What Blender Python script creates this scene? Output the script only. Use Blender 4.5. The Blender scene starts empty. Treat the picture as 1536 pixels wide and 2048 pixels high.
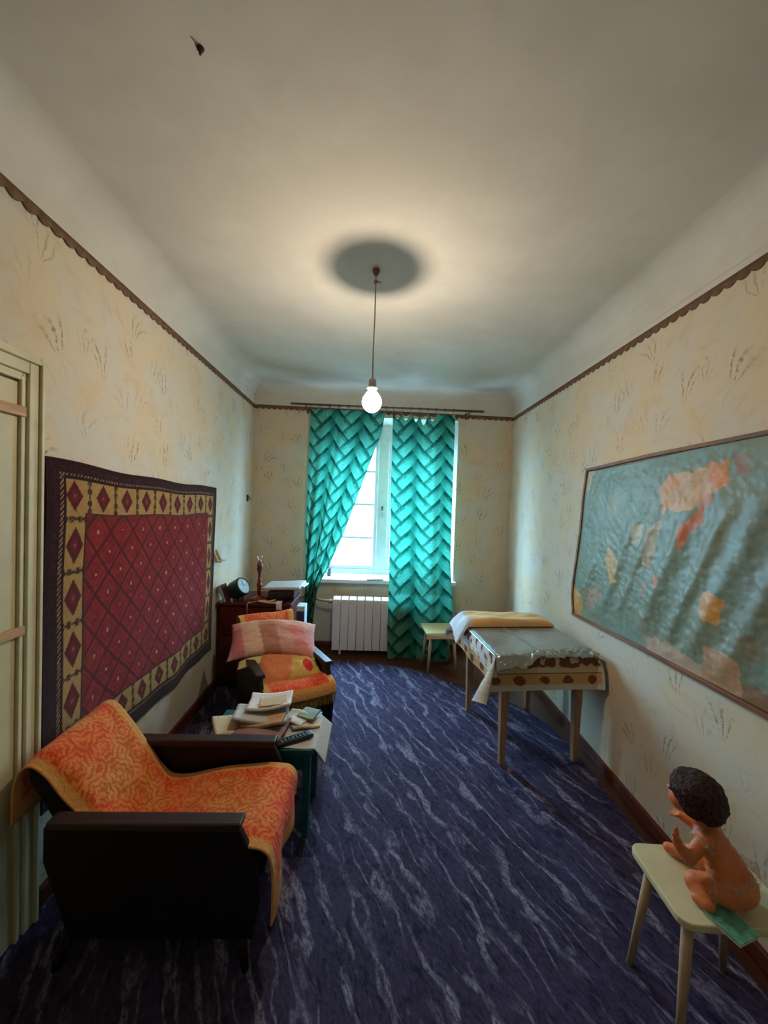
import bpy, bmesh, math, random
import numpy as np
from mathutils import Vector, Matrix, noise as mnoise

random.seed(7)
rng = np.random.default_rng(7)
SC = bpy.context.scene
COL = SC.collection
PI = math.pi

# ------------------------------------------------------------------ camera
CAM_H = 1.4985
FPX, PITCH, YAW, ROLL = 782.86, -0.0236, 0.0259, 0.0335
cam_d = bpy.data.cameras.new('camera')
cam_d.sensor_fit = 'AUTO'
cam_d.sensor_width = 36.0
cam_d.lens = FPX / 2048.0 * 36.0
cam_d.clip_start = 0.02
cam = bpy.data.objects.new('camera', cam_d)
COL.objects.link(cam)
fw = Vector((math.sin(YAW) * math.cos(PITCH), math.cos(YAW) * math.cos(PITCH), math.sin(PITCH)))
rt0 = Vector((math.cos(YAW), -math.sin(YAW), 0))
up0 = rt0.cross(fw)
rt = math.cos(ROLL) * rt0 + math.sin(ROLL) * up0
up = -math.sin(ROLL) * rt0 + math.cos(ROLL) * up0
M = Matrix((rt, up, -fw)).transposed().to_4x4()
M.translation = Vector((0, 0, CAM_H))
cam.matrix_world = M
SC.camera = cam

# ------------------------------------------------------------------ world, exposure
SKY = 40.0
world = bpy.data.worlds.new('overcast_sky')
SC.world = world
world.use_nodes = True
bg = world.node_tree.nodes['Background']
bg.inputs[0].default_value = (0.42, 0.74, 1.0, 1)
# overcast sky: brighter towards the zenith, darker ground below the horizon
_wt = world.node_tree
_tc = _wt.nodes.new('ShaderNodeTexCoord'); _sx = _wt.nodes.new('ShaderNodeSeparateXYZ')
_wt.links.new(_tc.outputs['Generated'], _sx.inputs[0])
_cr = _wt.nodes.new('ShaderNodeMapRange'); _cr.inputs[1].default_value = 0.0; _cr.inputs[2].default_value = 1.0
_cr.inputs[3].default_value = 1.0; _cr.inputs[4].default_value = 2.4
_gr = _wt.nodes.new('ShaderNodeMapRange'); _gr.inputs[1].default_value = -0.12; _gr.inputs[2].default_value = 0.02
_gr.inputs[3].default_value = 0.30; _gr.inputs[4].default_value = 1.0
_m1 = _wt.nodes.new('ShaderNodeMath'); _m1.operation = 'MULTIPLY'
_m2 = _wt.nodes.new('ShaderNodeMath'); _m2.operation = 'MULTIPLY'; _m2.inputs[1].default_value = SKY
_wt.links.new(_sx.outputs[2], _cr.inputs[0]); _wt.links.new(_sx.outputs[2], _gr.inputs[0])
_wt.links.new(_cr.outputs[0], _m1.inputs[0]); _wt.links.new(_gr.outputs[0], _m1.inputs[1])
_wt.links.new(_m1.outputs[0], _m2.inputs[0]); _wt.links.new(_m2.outputs[0], bg.inputs[1])
BULB_W = 24.0
SC.view_settings.view_transform = 'Standard'
SC.view_settings.look = 'None'
SC.view_settings.gamma = 1
SC.view_settings.exposure = 0.0
SC.view_settings.use_curve_mapping = False
SC.cycles.max_bounces = 4
SC.cycles.use_adaptive_sampling = True
SC.cycles.adaptive_threshold = 0.08
SC.cycles.adaptive_min_samples = 16
SC.cycles.diffuse_bounces = 3
SC.cycles.glossy_bounces = 2
SC.cycles.transmission_bounces = 4
SC.cycles.transparent_max_bounces = 8
SC.cycles.caustics_reflective = False
SC.cycles.caustics_refractive = False
# sky portal in the window opening: it only guides sampling of the sky
pl = bpy.data.lights.new('window_portal', 'AREA')
pl.shape = 'RECTANGLE'
pl.size, pl.size_y = 1.3, 1.75
pl.cycles.is_portal = True
po = bpy.data.objects.new('window_portal', pl)
COL.objects.link(po)
po.location = (0.10, 4.36, 1.53)
po.rotation_euler = (-PI / 2, 0, 0)

# ------------------------------------------------------------------ helpers
def lin(c):
    c = np.asarray(c, float) / 255.0
    return np.where(c <= 0.04045, c / 12.92, ((c + 0.055) / 1.055) ** 2.4)

def S(r, g, b):
    v = lin((r, g, b))
    return (float(v[0]), float(v[1]), float(v[2]), 1.0)

class NT:
    """small node helper"""
    def __init__(self, name):
        self.m = bpy.data.materials.new(name)
        self.m.use_nodes = True
        self.t = self.m.node_tree
        self.n = self.t.nodes
        self.b = self.n['Principled BSDF']
        self.out = self.n['Material Output']
    def _in(self, sock, v):
        if v is None:
            return
        if isinstance(v, bpy.types.NodeSocket):
            self.t.links.new(v, sock)
        else:
            if sock.type == 'RGBA' and len(v) == 3:
                v = (*v, 1)
            sock.default_value = v
    def node(self, typ, ins=None, **props):
        nd = self.n.new(typ)
        for k, v in props.items():
            setattr(nd, k, v)
        for k, v in (ins or {}).items():
            self._in(nd.inputs[k], v)
        return nd
    def math(self, op, a, b=None, c=None, clamp=False):
        nd = self.n.new('ShaderNodeMath'); nd.operation = op; nd.use_clamp = clamp
        self._in(nd.inputs[0], a); self._in(nd.inputs[1], b); self._in(nd.inputs[2], c)
        return nd.outputs[0]
    def vmath(self, op, a, b=None):
        nd = self.n.new('ShaderNodeVectorMath'); nd.operation = op
        self._in(nd.inputs[0], a); self._in(nd.inputs[1], b)
        return nd.outputs['Value'] if op in ('LENGTH', 'DOT_PRODUCT') else nd.outputs[0]
    def mix(self, f, a, b, blend='MIX'):
        nd = self.n.new('ShaderNodeMix'); nd.data_type = 'RGBA'; nd.blend_type = blend
        self._in(nd.inputs[0], f); self._in(nd.inputs[6], a); self._in(nd.inputs[7], b)
        return nd.outputs[2]
    def ramp(self, f, lo, hi):
        nd = self.n.new('ShaderNodeMapRange'); nd.interpolation_type = 'SMOOTHSTEP'
        self._in(nd.inputs[0], f)
        nd.inputs[1].default_value = lo; nd.inputs[2].default_value = hi
        return nd.outputs[0]
    def noise(self, vec, scale, detail=3, rough=0.5, dist=0.0):
        nd = self.node('ShaderNodeTexNoise', {'Vector': vec, 'Scale': scale, 'Detail': detail, 'Roughness': rough, 'Distortion': dist})
        return nd.outputs['Fac']
    def obj(self):
        return self.node('ShaderNodeTexCoord').outputs['Object']
    def uv(self):
        return self.node('ShaderNodeTexCoord').outputs['UV']
    def xyz(self, v):
        nd = self.node('ShaderNodeSeparateXYZ', {0: v})
        return nd.outputs
    def comb(self, x, y, z=0.0):
        return self.node('ShaderNodeCombineXYZ', {0: x, 1: y, 2: z}).outputs[0]
    def attr(self, name='Col'):
        return self.node('ShaderNodeAttribute', attribute_name=name).outputs['Color']
    def bump(self, h, strength=0.3, dist=0.01):
        nd = self.node('ShaderNodeBump', {'Height': h, 'Strength': strength, 'Distance': dist})
        self._in(self.b.inputs['Normal'], nd.outputs[0])
        return nd.outputs[0]
    def set(self, col=None, rough=0.6, spec=0.3, metal=0.0):
        self._in(self.b.inputs['Base Color'], col)
        self._in(self.b.inputs['Roughness'], rough)
        self._in(self.b.inputs['Specular IOR Level'], spec)
        self._in(self.b.inputs['Metallic'], metal)
        return self.m

def plain(name, col, rough=0.55, spec=0.3, metal=0.0, var=0.18, scale=14.0, bump=0.0):
    """a procedural paint / wood / plastic: base colour with noise variation"""
    n = NT(name)
    o = n.obj()
    f = n.noise(o, scale, 4, 0.6)
    d = tuple(c * (1 - var) for c in col[:3]) + (1,)
    l = tuple(min(1, c * (1 + var)) for c in col[:3]) + (1,)
    c = n.mix(n.ramp(f, 0.3, 0.7), d, l)
    if bump:
        n.bump(n.noise(o, scale * 6, 3), bump, 0.003)
    return n.set(c, rough, spec, metal)

def wood(name, a, b, rough=0.4, spec=0.4, axis=0):
    n = NT(name)
    o = n.obj()
    sc = [40.0, 40.0, 40.0]; sc[axis] = 3.0
    v = n.vmath('MULTIPLY', o, tuple(sc))
    f = n.noise(v, 1.0, 4, 0.6, 0.6)
    return n.set(n.mix(n.ramp(f, 0.3, 0.7), a, b), rough, spec)

class MB:
    def __init__(self):
        self.v, self.f = [], []
    def add(self, vs, fs):
        o = len(self.v)
        self.v += [tuple(p) for p in vs]
        self.f += [tuple(i + o for i in f) for f in fs]
        return self
    def box(self, x0, x1, y0, y1, z0, z1, M=None):
        vs = [Vector(p) for p in ((x0, y0, z0), (x1, y0, z0), (x1, y1, z0), (x0, y1, z0), (x0, y0, z1), (x1, y0, z1), (x1, y1, z1), (x0, y1, z1))]
        if M is not None:
            vs = [M @ p for p in vs]
        return self.add(vs, [(0, 3, 2, 1), (4, 5, 6, 7), (0, 1, 5, 4), (1, 2, 6, 5), (2, 3, 7, 6), (3, 0, 4, 7)])
    def prism(self, poly, a, b, axis='y'):
        """polygon of 2D points extruded along axis from a to b"""
        def P(p, t):
            return {'x': (t, p[0], p[1]), 'y': (p[0], t, p[1]), 'z': (p[0], p[1], t)}[axis]
        n = len(poly)
        vs = [P(p, a) for p in poly] + [P(p, b) for p in poly]
        fs = [tuple(range(n)), tuple(range(2 * n - 1, n - 1, -1))]
        fs += [(i, i + n, (i + 1) % n + n, (i + 1) % n) for i in range(n)]
        return self.add(vs, fs)
    def tube(self, pts, r, seg=10, caps=True):
        pts = [Vector(p) for p in pts]
        n = len(pts)
        rs = r if isinstance(r, (list, tuple)) else [r] * n
        vs, fs = [], []
        ref = None
        for i, p in enumerate(pts):
            t = (pts[min(i + 1, n - 1)] - pts[max(i - 1, 0)]).normalized()
            if ref is None:
                ref = t.orthogonal().normalized()
            else:
                ref = (ref - t * ref.dot(t)).normalized()
            b = t.cross(ref)
            for k in range(seg):
                a = 2 * PI * k / seg
                vs.append(p + (ref * math.cos(a) + b * math.sin(a)) * rs[i])
        for i in range(n - 1):
            for k in range(seg):
                k2 = (k + 1) % seg
                fs.append((i * seg + k, i * seg + k2, (i + 1) * seg + k2, (i + 1) * seg + k))
        if caps:
            fs.append(tuple(range(seg - 1, -1, -1)))
            fs.append(tuple((n - 1) * seg + k for k in range(seg)))
        return self.add(vs, fs)
    def lathe(self, prof, c=(0, 0, 0), seg=24, M=None):
        """profile of (radius, z)"""
        vs, fs = [], []
        n = len(prof)
        for (r, z) in prof:
            for k in range(seg):
                a = 2 * PI * k / seg
                p = Vector((c[0] + r * math.cos(a), c[1] + r * math.sin(a), c[2] + z))
                vs.append(M @ p if M is not None else p)
        for i in range(n - 1):
            for k in range(seg):
                k2 = (k + 1) % seg
                fs.append((i * seg + k, i * seg + k2, (i + 1) * seg + k2, (i + 1) * seg + k))
        fs.append(tuple(range(seg - 1, -1, -1)))
        fs.append(tuple((n - 1) * seg + k for k in range(seg)))
        return self.add(vs, fs)
    def ball(self, c, r, M=None, seg=16, rings=10):
        r = (r, r, r) if not isinstance(r, (tuple, list)) else r
        vs, fs = [], []
        for i in range(1, rings):
            th = PI * i / rings
            for k in range(seg):
                a = 2 * PI * k / seg
                vs.append(Vector((r[0] * math.sin(th) * math.cos(a), r[1] * math.sin(th) * math.sin(a), r[2] * math.cos(th))))
        vs.append(Vector((0, 0, r[2]))); vs.append(Vector((0, 0, -r[2])))
        for i in range(rings - 2):
            for k in range(seg):
                k2 = (k + 1) % seg
                fs.append((i * seg + k, (i + 1) * seg + k, (i + 1) * seg + k2, i * seg + k2))
        T, B = len(vs) - 2, len(vs) - 1
        for k in range(seg):
            k2 = (k + 1) % seg
            fs.append((T, k, k2))
            fs.append((B, (rings - 2) * seg + k2, (rings - 2) * seg + k))
        c = Vector(c)
        if M is not None:
            vs = [M @ p for p in vs]
        return self.add([p + c for p in vs], fs)
    def build(self, name, mat, parent=None, smooth=False, bevel=0.0, seg=2):
        me = bpy.data.meshes.new(name)
        me.from_pydata(self.v, [], self.f)
        bm = bmesh.new(); bm.from_mesh(me)
        bmesh.ops.recalc_face_normals(bm, faces=bm.faces)
        bm.to_mesh(me); bm.free()
        me.materials.append(mat)
        if smooth:
            for p in me.polygons:
                p.use_smooth = True
        ob = bpy.data.objects.new(name, me)
        COL.objects.link(ob)
        if parent is not None:
            ob.parent = parent
        if bevel:
            md = ob.modifiers.new('bevel', 'BEVEL'); md.width = bevel; md.segments = seg; md.limit_method = 'ANGLE'
        return ob

def tag(o, label=None, cat=None, group=None, kind=None):
    if label: o['label'] = label
    if cat: o['category'] = cat
    if group: o['group'] = group
    if kind: o['kind'] = kind
    return o

def empty(name, loc=(0, 0, 0), rz=0.0):
    o = bpy.data.objects.new(name, None)
    COL.objects.link(o)
    o.location = loc
    o.rotation_euler = (0, 0, rz)
    o.empty_display_size = 0.05
    return o

def copy_tree(o, parent=None):
    c = o.copy()
    COL.objects.link(c)
    c.parent = parent
    for ch in [x for x in bpy.data.objects if x.parent == o]:
        copy_tree(ch, c)
    return c

def sheet(name, P, mat, parent=None, uv=None, col=None, thick=0.0, flip=False, full=False):
    """grid surface P[nv,nu,3]; closed to a slab when thick>0"""
    nv, nu = P.shape[:2]
    V = P.reshape(-1, 3)
    idx = np.arange(nv * nu).reshape(nv, nu)
    q = np.stack([idx[:-1, :-1], idx[:-1, 1:], idx[1:, 1:], idx[1:, :-1]], -1).reshape(-1, 4)
    if flip:
        q = q[:, ::-1]
    faces = q.tolist()
    verts = V.tolist()
    UV = None if uv is None else uv.reshape(-1, 2)
    C = None if col is None else col.reshape(-1, 3)
    if thick:
        du = np.gradient(P, axis=1); dv = np.gradient(P, axis=0)
        N = np.cross(du, dv)
        N /= np.linalg.norm(N, axis=2, keepdims=True) + 1e-12
        if flip: N = -N
        Bk = P - N * thick
        ring = np.concatenate([idx[0, :], idx[1:, -1], idx[-1, -2::-1], idx[-2:0:-1, 0]])
        o = len(verts)
        n = len(ring)
        if full:
            verts += Bk.reshape(-1, 3).tolist()
            faces += (q[:, ::-1] + o).tolist()
            rb = ring + o
            src = np.arange(nv * nu)
        else:
            verts += Bk.reshape(-1, 3)[ring].tolist()
            rb = np.arange(o, o + n)
            faces.append(rb[::-1].tolist() if not flip else rb.tolist())
            src = ring
        for i in range(n):
            j = (i + 1) % n
            f = [int(ring[j]), int(ring[i]), int(rb[i]), int(rb[j])]
            faces.append(f[::-1] if flip else f)
        if UV is not None: UV = np.concatenate([UV, UV[src]])
        if C is not None: C = np.concatenate([C, C[src]])
    me = bpy.data.meshes.new(name)
    me.from_pydata(verts, [], faces)
    if UV is not None:
        lay = me.uv_layers.new(name='UVMap')
        li = np.empty(len(me.loops), dtype=np.int32)
        me.loops.foreach_get('vertex_index', li)
        lay.data.foreach_set('uv', UV[li].astype(np.float32).ravel())
    if C is not None:
        a = me.color_attributes.new('Col', 'FLOAT_COLOR', 'POINT')
        a.data.foreach_set('color', np.concatenate([C, np.ones((len(C), 1))], 1).astype(np.float32).ravel())
    me.polygons.foreach_set('use_smooth', [True] * len(me.polygons))
    me.materials.append(mat)
    me.update()
    ob = bpy.data.objects.new(name, me)
    COL.objects.link(ob)
    if parent is not None:
        ob.parent = parent
    return ob

def smooth_noise(x, y, seed=0, freq=1.0):
    """cheap vectorised value noise"""
    x = np.asarray(x) * freq; y = np.asarray(y) * freq
    xi, yi = np.floor(x).astype(int), np.floor(y).astype(int)
    fx, fy = x - xi, y - yi
    fx = fx * fx * (3 - 2 * fx); fy = fy * fy * (3 - 2 * fy)
    def h(a, b):
        n = (a * 374761393 + b * 668265263 + seed * 974711) & 0x7fffffff
        n = ((n ^ (n >> 13)) * 1274126177) & 0x7fffffff
        return ((n ^ (n >> 16)) & 0xffff) / 65535.0
    return (h(xi, yi) * (1 - fx) + h(xi + 1, yi) * fx) * (1 - fy) + (h(xi, yi + 1) * (1 - fx) + h(xi + 1, yi + 1) * fx) * fy

def sstep(a, b, x):
    t = np.clip((x - a) / (b - a), 0, 1)
    return t * t * (3 - 2 * t)

# ------------------------------------------------------------------ room numbers
D = 4.024                       # back wall
YF = -0.55                      # wall behind the camera
CEIL = 2.655
def XL(y): return -1.2429 + 0.0295 * (D - y)
def XR(y): return 1.4069 - 0.020 * (D - y)
def LW(y, z, off=0.0): return (XL(y) + off, y, z)
def RW(y, z, off=0.0): return (XR(y) - off, y, z)
TZL, TZR = 2.44, 2.41           # lower edge of white band

# ------------------------------------------------------------------ materials of the shell
def wallpaper(name, axis, tz):
    n = NT(name)
    o = n.xyz(n.obj())
    p = n.comb(o[axis], o[2])
    f1 = n.noise(p, 3.2, 4, 0.6, 0.6)
    f2 = n.noise(n.vmath('ADD', p, (7.3, 2.1, 0)), 7.0, 4, 0.65, 0.8)
    c = n.mix(n.ramp(f1, 0.35, 0.65), S(214, 194, 163), S(207, 198, 182))
    c = n.mix(n.math('MULTIPLY', n.ramp(f2, 0.5, 0.75), 0.4), c, S(198, 164, 114))
    # sprays of grass
    q = n.vmath('MULTIPLY', p, (3.6, 3.1, 0))
    q = n.vmath('ADD', q, n.vmath('MULTIPLY', n.comb(n.noise(p, 6, 2), n.noise(n.vmath('ADD', p, (3, 9, 0)), 6, 2)), (0.25, 0.25, 0)))
    def spray(shift, dens, rmax):
        qq = n.vmath('ADD', q, shift)
        vo = n.node('ShaderNodeTexVoronoi', {'Vector': qq, 'Scale': 1.0, 'Randomness': 0.55}, voronoi_dimensions='2D')
        d = n.xyz(n.vmath('SUBTRACT', qq, vo.outputs['Position']))
        cr = n.xyz(vo.outputs['Color'])
        dy = n.math('ADD', d[1], 0.16)
        rr = n.vmath('LENGTH', n.comb(d[0], dy))
        ang = n.math('ADD', n.math('ARCTAN2', d[0], dy), n.math('MULTIPLY', n.math('SUBTRACT', cr[0], 0.5), 0.9))
        ang = n.math('ADD', ang, n.math('MULTIPLY', n.math('MULTIPLY', rr, rr), n.math('MULTIPLY', n.math('SUBTRACT', cr[1], 0.5), 3.5)))
        st = n.math('SINE', n.math('ADD', n.math('MULTIPLY', ang, dens), n.math('MULTIPLY', n.noise(p, 14, 2), 5.0)))
        m = n.ramp(st, 0.25, 0.85)
        m = n.math('MULTIPLY', m, n.math('SUBTRACT', 1.0, n.ramp(n.math('ABSOLUTE', ang), 0.25, 0.75)))
        m = n.math('MULTIPLY', m, n.math('MULTIPLY', n.ramp(rr, 0.06, 0.16), n.math('SUBTRACT', 1.0, n.ramp(rr, rmax * 0.55, rmax))))
        m = n.math('MULTIPLY', m, n.ramp(n.noise(p, 45, 3, 0.7), 0.38, 0.58))
        return n.math('MULTIPLY', m, n.ramp(cr[2], 0.05, 0.4))
    c = n.mix(n.math('MULTIPLY', spray((0, 0, 0), 17, 0.58), 0.72), c, S(112, 92, 64))
    c = n.mix(n.math('MULTIPLY', spray((3.45, 5.5, 0), 13, 0.52), 0.62), c, S(136, 120, 96))
    # faint arcs
    vo = n.node('ShaderNodeTexVoronoi', {'Vector': n.vmath('ADD', q, (1.7, 8.2, 0)), 'Scale': 0.8, 'Randomness': 0.8}, voronoi_dimensions='2D')
    arc = n.ramp(n.math('SINE', n.math('MULTIPLY', vo.outputs['Distance'], 34.0)), 0.75, 1.0)
    arc = n.math('MULTIPLY', arc, n.ramp(n.noise(p, 5, 2), 0.5, 0.7))
    c = n.mix(n.math('MULTIPLY', arc, 0.22), c, S(176, 150, 112))
    # white band above the paper edge
    wn = n.noise(n.obj(), 9, 4, 0.6)
    white = n.mix(wn, S(206, 200, 188), S(214, 209, 198))
    zz = o[2]
    c = n.mix(n.math('GREATER_THAN', zz, tz), c, white)
    return n.set(c, 0.72, 0.2)

M_WL = wallpaper('wallpaper_side', 1, TZL)
M_WR = wallpaper('wallpaper_side_right', 1, TZR)
M_WB = wallpaper('wallpaper_back', 0, 2.42)

n = NT('whitewash_ceiling')
o_ = n.obj()
c_ = n.mix(n.ramp(n.noise(o_, 1.7, 5, 0.6), 0.35, 0.7), S(202, 196, 184), S(214, 209, 198))
M_CEIL = n.set(c_, 0.8, 0.1)

n = NT('brown_floor_paint')
o_ = n.obj()
f_ = n.noise(n.vmath('MULTIPLY', o_, (30, 2.5, 1)), 1.0, 5, 0.65, 0.8)
c_ = n.mix(n.ramp(f_, 0.35, 0.75), S(58, 26, 16), S(98, 52, 36))
M_FLOOR = n.set(c_, 0.35, 0.45)

M_BASEB = plain('baseboard_brown', S(88, 38, 24), 0.45, 0.4)
M_TRIM = plain('border_tape_brown', S(112, 84, 62), 0.6, 0.2, scale=30)
M_DOORW = plain('cream_gloss_paint', S(205, 192, 150), 0.38, 0.4, var=0.06, scale=6)
M_DOORC = plain('casing_paint', S(208, 198, 162), 0.38, 0.4, var=0.08, scale=8)
M_TAN = wood('raw_pine_strip', S(176, 128, 84), S(206, 160, 112), 0.5, axis=1)
M_WHITE = plain('white_window_paint', S(226, 230, 232), 0.4, 0.4, var=0.05)
M_RAD = plain('radiator_enamel', S(222, 212, 206), 0.4, 0.35, var=0.03)

# ------------------------------------------------------------------ shell
T = 0.28
def st(o): return tag(o, kind='structure')
mb = MB(); mb.box(-1.6, 1.8, YF - 0.2, D + 0.35, -0.12, 0.0)
st(mb.build('floor', M_FLOOR))
mb = MB(); mb.prism([(XL(YF), YF), (XL(D), D), (XL(D) - T, D), (XL(YF) - T, YF)], 0, CEIL + 0.02, 'z')
wl = st(mb.build('wall_left', M_WL))
mb = MB(); mb.prism([(XR(YF), YF), (XR(D), D), (XR(D) + T, D), (XR(YF) + T, YF)], 0, CEIL + 0.02, 'z')
wr = st(mb.build('wall_right', M_WR))
mb = MB(); mb.box(XL(YF) - T, XR(YF) + T, YF - 0.15, YF, 0, CEIL + 0.02)
st(mb.build('wall_front', M_WB))
# back wall with a splayed window opening
WX0, WX1, WZ0, WZ1 = -0.54, 0.74, 0.70, 2.33     # at the frame
RX0, RX1, RZ1 = -0.62, 0.845, 2.37                # at the room face
DT = 0.34
mb = MB()
outer0 = [(XL(D) - T, 0), (XR(D) + T, 0), (XR(D) + T, CEIL + .02), (XL(D) - T, CEIL + .02)]
inner0 = [(RX0, WZ0), (RX1, WZ0), (RX1, RZ1), (RX0, RZ1)]
inner1 = [(WX0, WZ0), (WX1, WZ0), (WX1, WZ1), (WX0, WZ1)]
vs = [(x, D, z) for x, z in outer0] + [(x, D, z) for x, z in inner0] + [(x, D + DT, z) for x, z in inner1] + [(x, D + DT, z) for x, z in outer0]
fs = []
for i in range(4):
    j = (i + 1) % 4
    fs += [(i, j, 4 + j, 4 + i), (4 + i, 4 + j, 8 + j, 8 + i), (8 + i, 8 + j, 12 + j, 12 + i), (12 + i, 12 + j, j, i)]
mb.add(vs, fs)
wb = st(mb.build('wall_back', M_WB))
# plaster lining of the window reveal
mb = MB()
for (a, b) in ((3, 0), (1, 2), (2, 3)):
    A0, B0, A1, B1 = inner0[a], inner0[b], inner1[a], inner1[b]
    cx, cz = 0.1, 1.5
    def sh(p, s=0.004):
        return (p[0] + (s if p[0] < cx else -s), p[1] - (s if p[1] > cz else 0))
    A0, B0, A1, B1 = sh(A0), sh(B0), sh(A1), sh(B1)
    mb.add([(A0[0], D - 0.001, A0[1]), (B0[0], D - 0.001, B0[1]), (B1[0], D + 0.2, B1[1]), (A1[0], D + 0.2, A1[1])], [(0, 1, 2, 3)])
mb.build('reveal_lining', M_CEIL, wb)

# ceiling with a soft cove all round
def ring(inset, z):
    y0, y1 = YF + inset, D - inset
    return [(XL(y0) + inset, y0, z), (XR(y0) - inset, y0, z), (XR(y1) - inset, y1, z), (XL(y1) + inset, y1, z)]
mb = MB()
R = 0.13
rings = [ring(0.002, 2.452)]
NS = 22
for k in range(NS + 1):
    a = k / NS * PI / 2
    rings.append(ring(0.004 + R * (1 - math.cos(a)), CEIL - R + R * math.sin(a)))
vs, fs = [], []
for rr in rings:
    vs += rr
for k in range(NS + 1):
    for i in range(4):
        j = (i + 1) % 4
        fs.append((k * 4 + i, k * 4 + j, (k + 1) * 4 + j, (k + 1) * 4 + i))
fs.append(tuple(4 * (NS + 1) + i for i in range(4)))
o = len(vs)
vs += [(-1.7, YF - .2, CEIL + .15), (1.9, YF - .2, CEIL + .15), (1.9, D + .35, CEIL + .15), (-1.7, D + .35, CEIL + .15)]
fs.append((o + 3, o + 2, o + 1, o))
for i in range(4):
    j = (i + 1) % 4
    fs.append((i, j, o + j, o + i))
mb.add(vs, fs)
ce = st(mb.build('ceiling', M_CEIL))

# scalloped paper border where wallpaper meets the white band
def border(name, path, z0fn, pitch=0.058, h=0.026, dip=0.016, nrm=(1, 0)):
    """path(t)->(x,y) for t in metres 0..L"""
    fn, L = path
    k = int(L / (pitch / 6))
    top, bot = [], []
    for i in range(k + 1):
        t = L * i / k
        x, y = fn(t)
        z = z0fn(t)
        ph = (t / pitch) % 1.0
        d = dip * (1 - abs(2 * ph - 1) ** 2.2)
        top.append((x, y, z + h * 0.45)); bot.append((x, y, z - h * 0.55 - d))
    P0 = np.array([top, bot])
    off = np.array([nrm[0], nrm[1], 0]) * 0.0035
    return st(sheet(name, P0 + off, M_TRIM, thick=0.003, full=True))
border('trim_1', (lambda t: (XL(YF + t), YF + t), D - YF), lambda t: TZL, nrm=(1, 0))
border('trim_2', (lambda t: (XR(YF + t), YF + t), D - YF), lambda t: TZR, nrm=(-1, 0))
border('trim_3', (lambda t: (XL(D) + t, D), XR(D) - XL(D)), lambda t: TZL - 0.03 * t / 2.65, nrm=(0, -1))
for o in (bpy.data.objects['trim_1'], bpy.data.objects['trim_2'], bpy.data.objects['trim_3']):
    pass

# baseboards
mb = MB(); mb.prism([(XL(1.40), 1.40), (XL(D), D), (XL(D) + .018, D), (XL(1.40) + .018, 1.40)], 0, 0.07, 'z')
st(mb.build('baseboard_left', M_BASEB, bevel=0.004))
mb = MB(); mb.prism([(XR(YF), YF), (XR(D), D), (XR(D) - .02, D), (XR(YF) - .02, YF)], 0, 0.055, 'z')
st(mb.build('baseboard_right', M_BASEB, bevel=0.004))
mb = MB(); mb.box(XL(D), XR(D), D - 0.018, D, 0, 0.055)
st(mb.build('baseboard_back', M_BASEB, bevel=0.004))

# ------------------------------------------------------------------ window
n = NT('window_glass')
tr = n.node('ShaderNodeBsdfTransparent', {'Color': (0.96, 0.985, 1.0, 1)})
gl = n.node('ShaderNodeBsdfGlossy', {'Roughness': n.math('MULTIPLY', n.noise(n.obj(), 8), 0.03)})
mx = n.node('ShaderNodeMixShader', {0: 0.05, 1: tr.outputs[0], 2: gl.outputs[0]})
n.t.links.new(mx.outputs[0], n.out.inputs[0])
M_GLASS = n.m
win = empty('window_1', (0, 0, 0))
win['kind'] = 'structure'
YW = D + 0.20
def wbox(name, x0, x1, z0, z1, y0=YW, y1=YW + 0.05, par=win, bev=0.004):
    return MB().box(x0, x1, y0, y1, z0, z1).build(name, M_WHITE, par, bevel=bev)
XM0, XM1 = 0.035, 0.145
wbox('frame_post', WX0 + .004, WX0 + 0.055, WZ0 + .07, WZ1, YW, YW + .07)
wbox('frame_post', WX1 - 0.055, WX1 - .004, WZ0 + .07, WZ1, YW, YW + .07)
wbox('frame_mullion', XM0, XM1, WZ0 + .07, 2.17, YW - .01, YW + .07)
wbox('frame_head', WX0 + .004, WX1 - .004, 2.17, WZ1, YW, YW + .07)
wbox('frame_foot', WX0 + .004, WX1 - .004, WZ0 + .015, WZ0 + .07, YW, YW + .07)
for (a, b) in ((WX0 + .055, XM0), (XM1, WX1 - .055)):
    zs = [WZ0 + .07, 1.112, 1.473, 1.83, 2.17]
    sash = MB()
    sash.box(a, a + .035, YW + .015, YW + .05, zs[0], zs[-1]); sash.box(b - .035, b, YW + .015, YW + .05, zs[0], zs[-1])
    sash.box(a + .035, b - .035, YW + .015, YW + .05, zs[0], zs[0] + .04); sash.box(a + .035, b - .035, YW + .015, YW + .05, zs[-1] - .035, zs[-1])
    so = sash.build('sash', M_WHITE, win, bevel=0.003)
    for z in zs[1:-1]:
        MB().box(a + .035, b - .035, YW + .02, YW + .045, z - .012, z + .012).build('glazing_bar', M_WHITE, so, bevel=.003)
    for k in range(4):
        MB().box(a + .03, b - .03, YW + .03, YW + .034, zs[k] + (.03 if k == 0 else .010), zs[k + 1] - (.03 if k == 3 else .010)).build('pane', M_GLASS, so)
# window handle on the mullion
hd = MB(); hd.box(.082, .098, YW - .016, YW - .01, 1.36, 1.46); hd.tube([(.09, YW - .012, 1.41), (.09, YW - .04, 1.41), (.09, YW - .042, 1.34)], .006, 8)
hd.build('window_handle', plain('steel_dull', S(120, 124, 128), .4, .5, .7), win, smooth=True)
sl = MB(); sl.box(RX0 - .02, RX1 + .02, D - 0.07, YW + .005, WZ0 - .03, WZ0 + .008)
sill = sl.build('window_sill', M_WHITE, win, bevel=.006)

# ------------------------------------------------------------------ floor carpet (cut from a roll)
n = NT('violet_blue_carpet')
o_ = n.obj()
x_ = n.xyz(o_)
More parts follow.
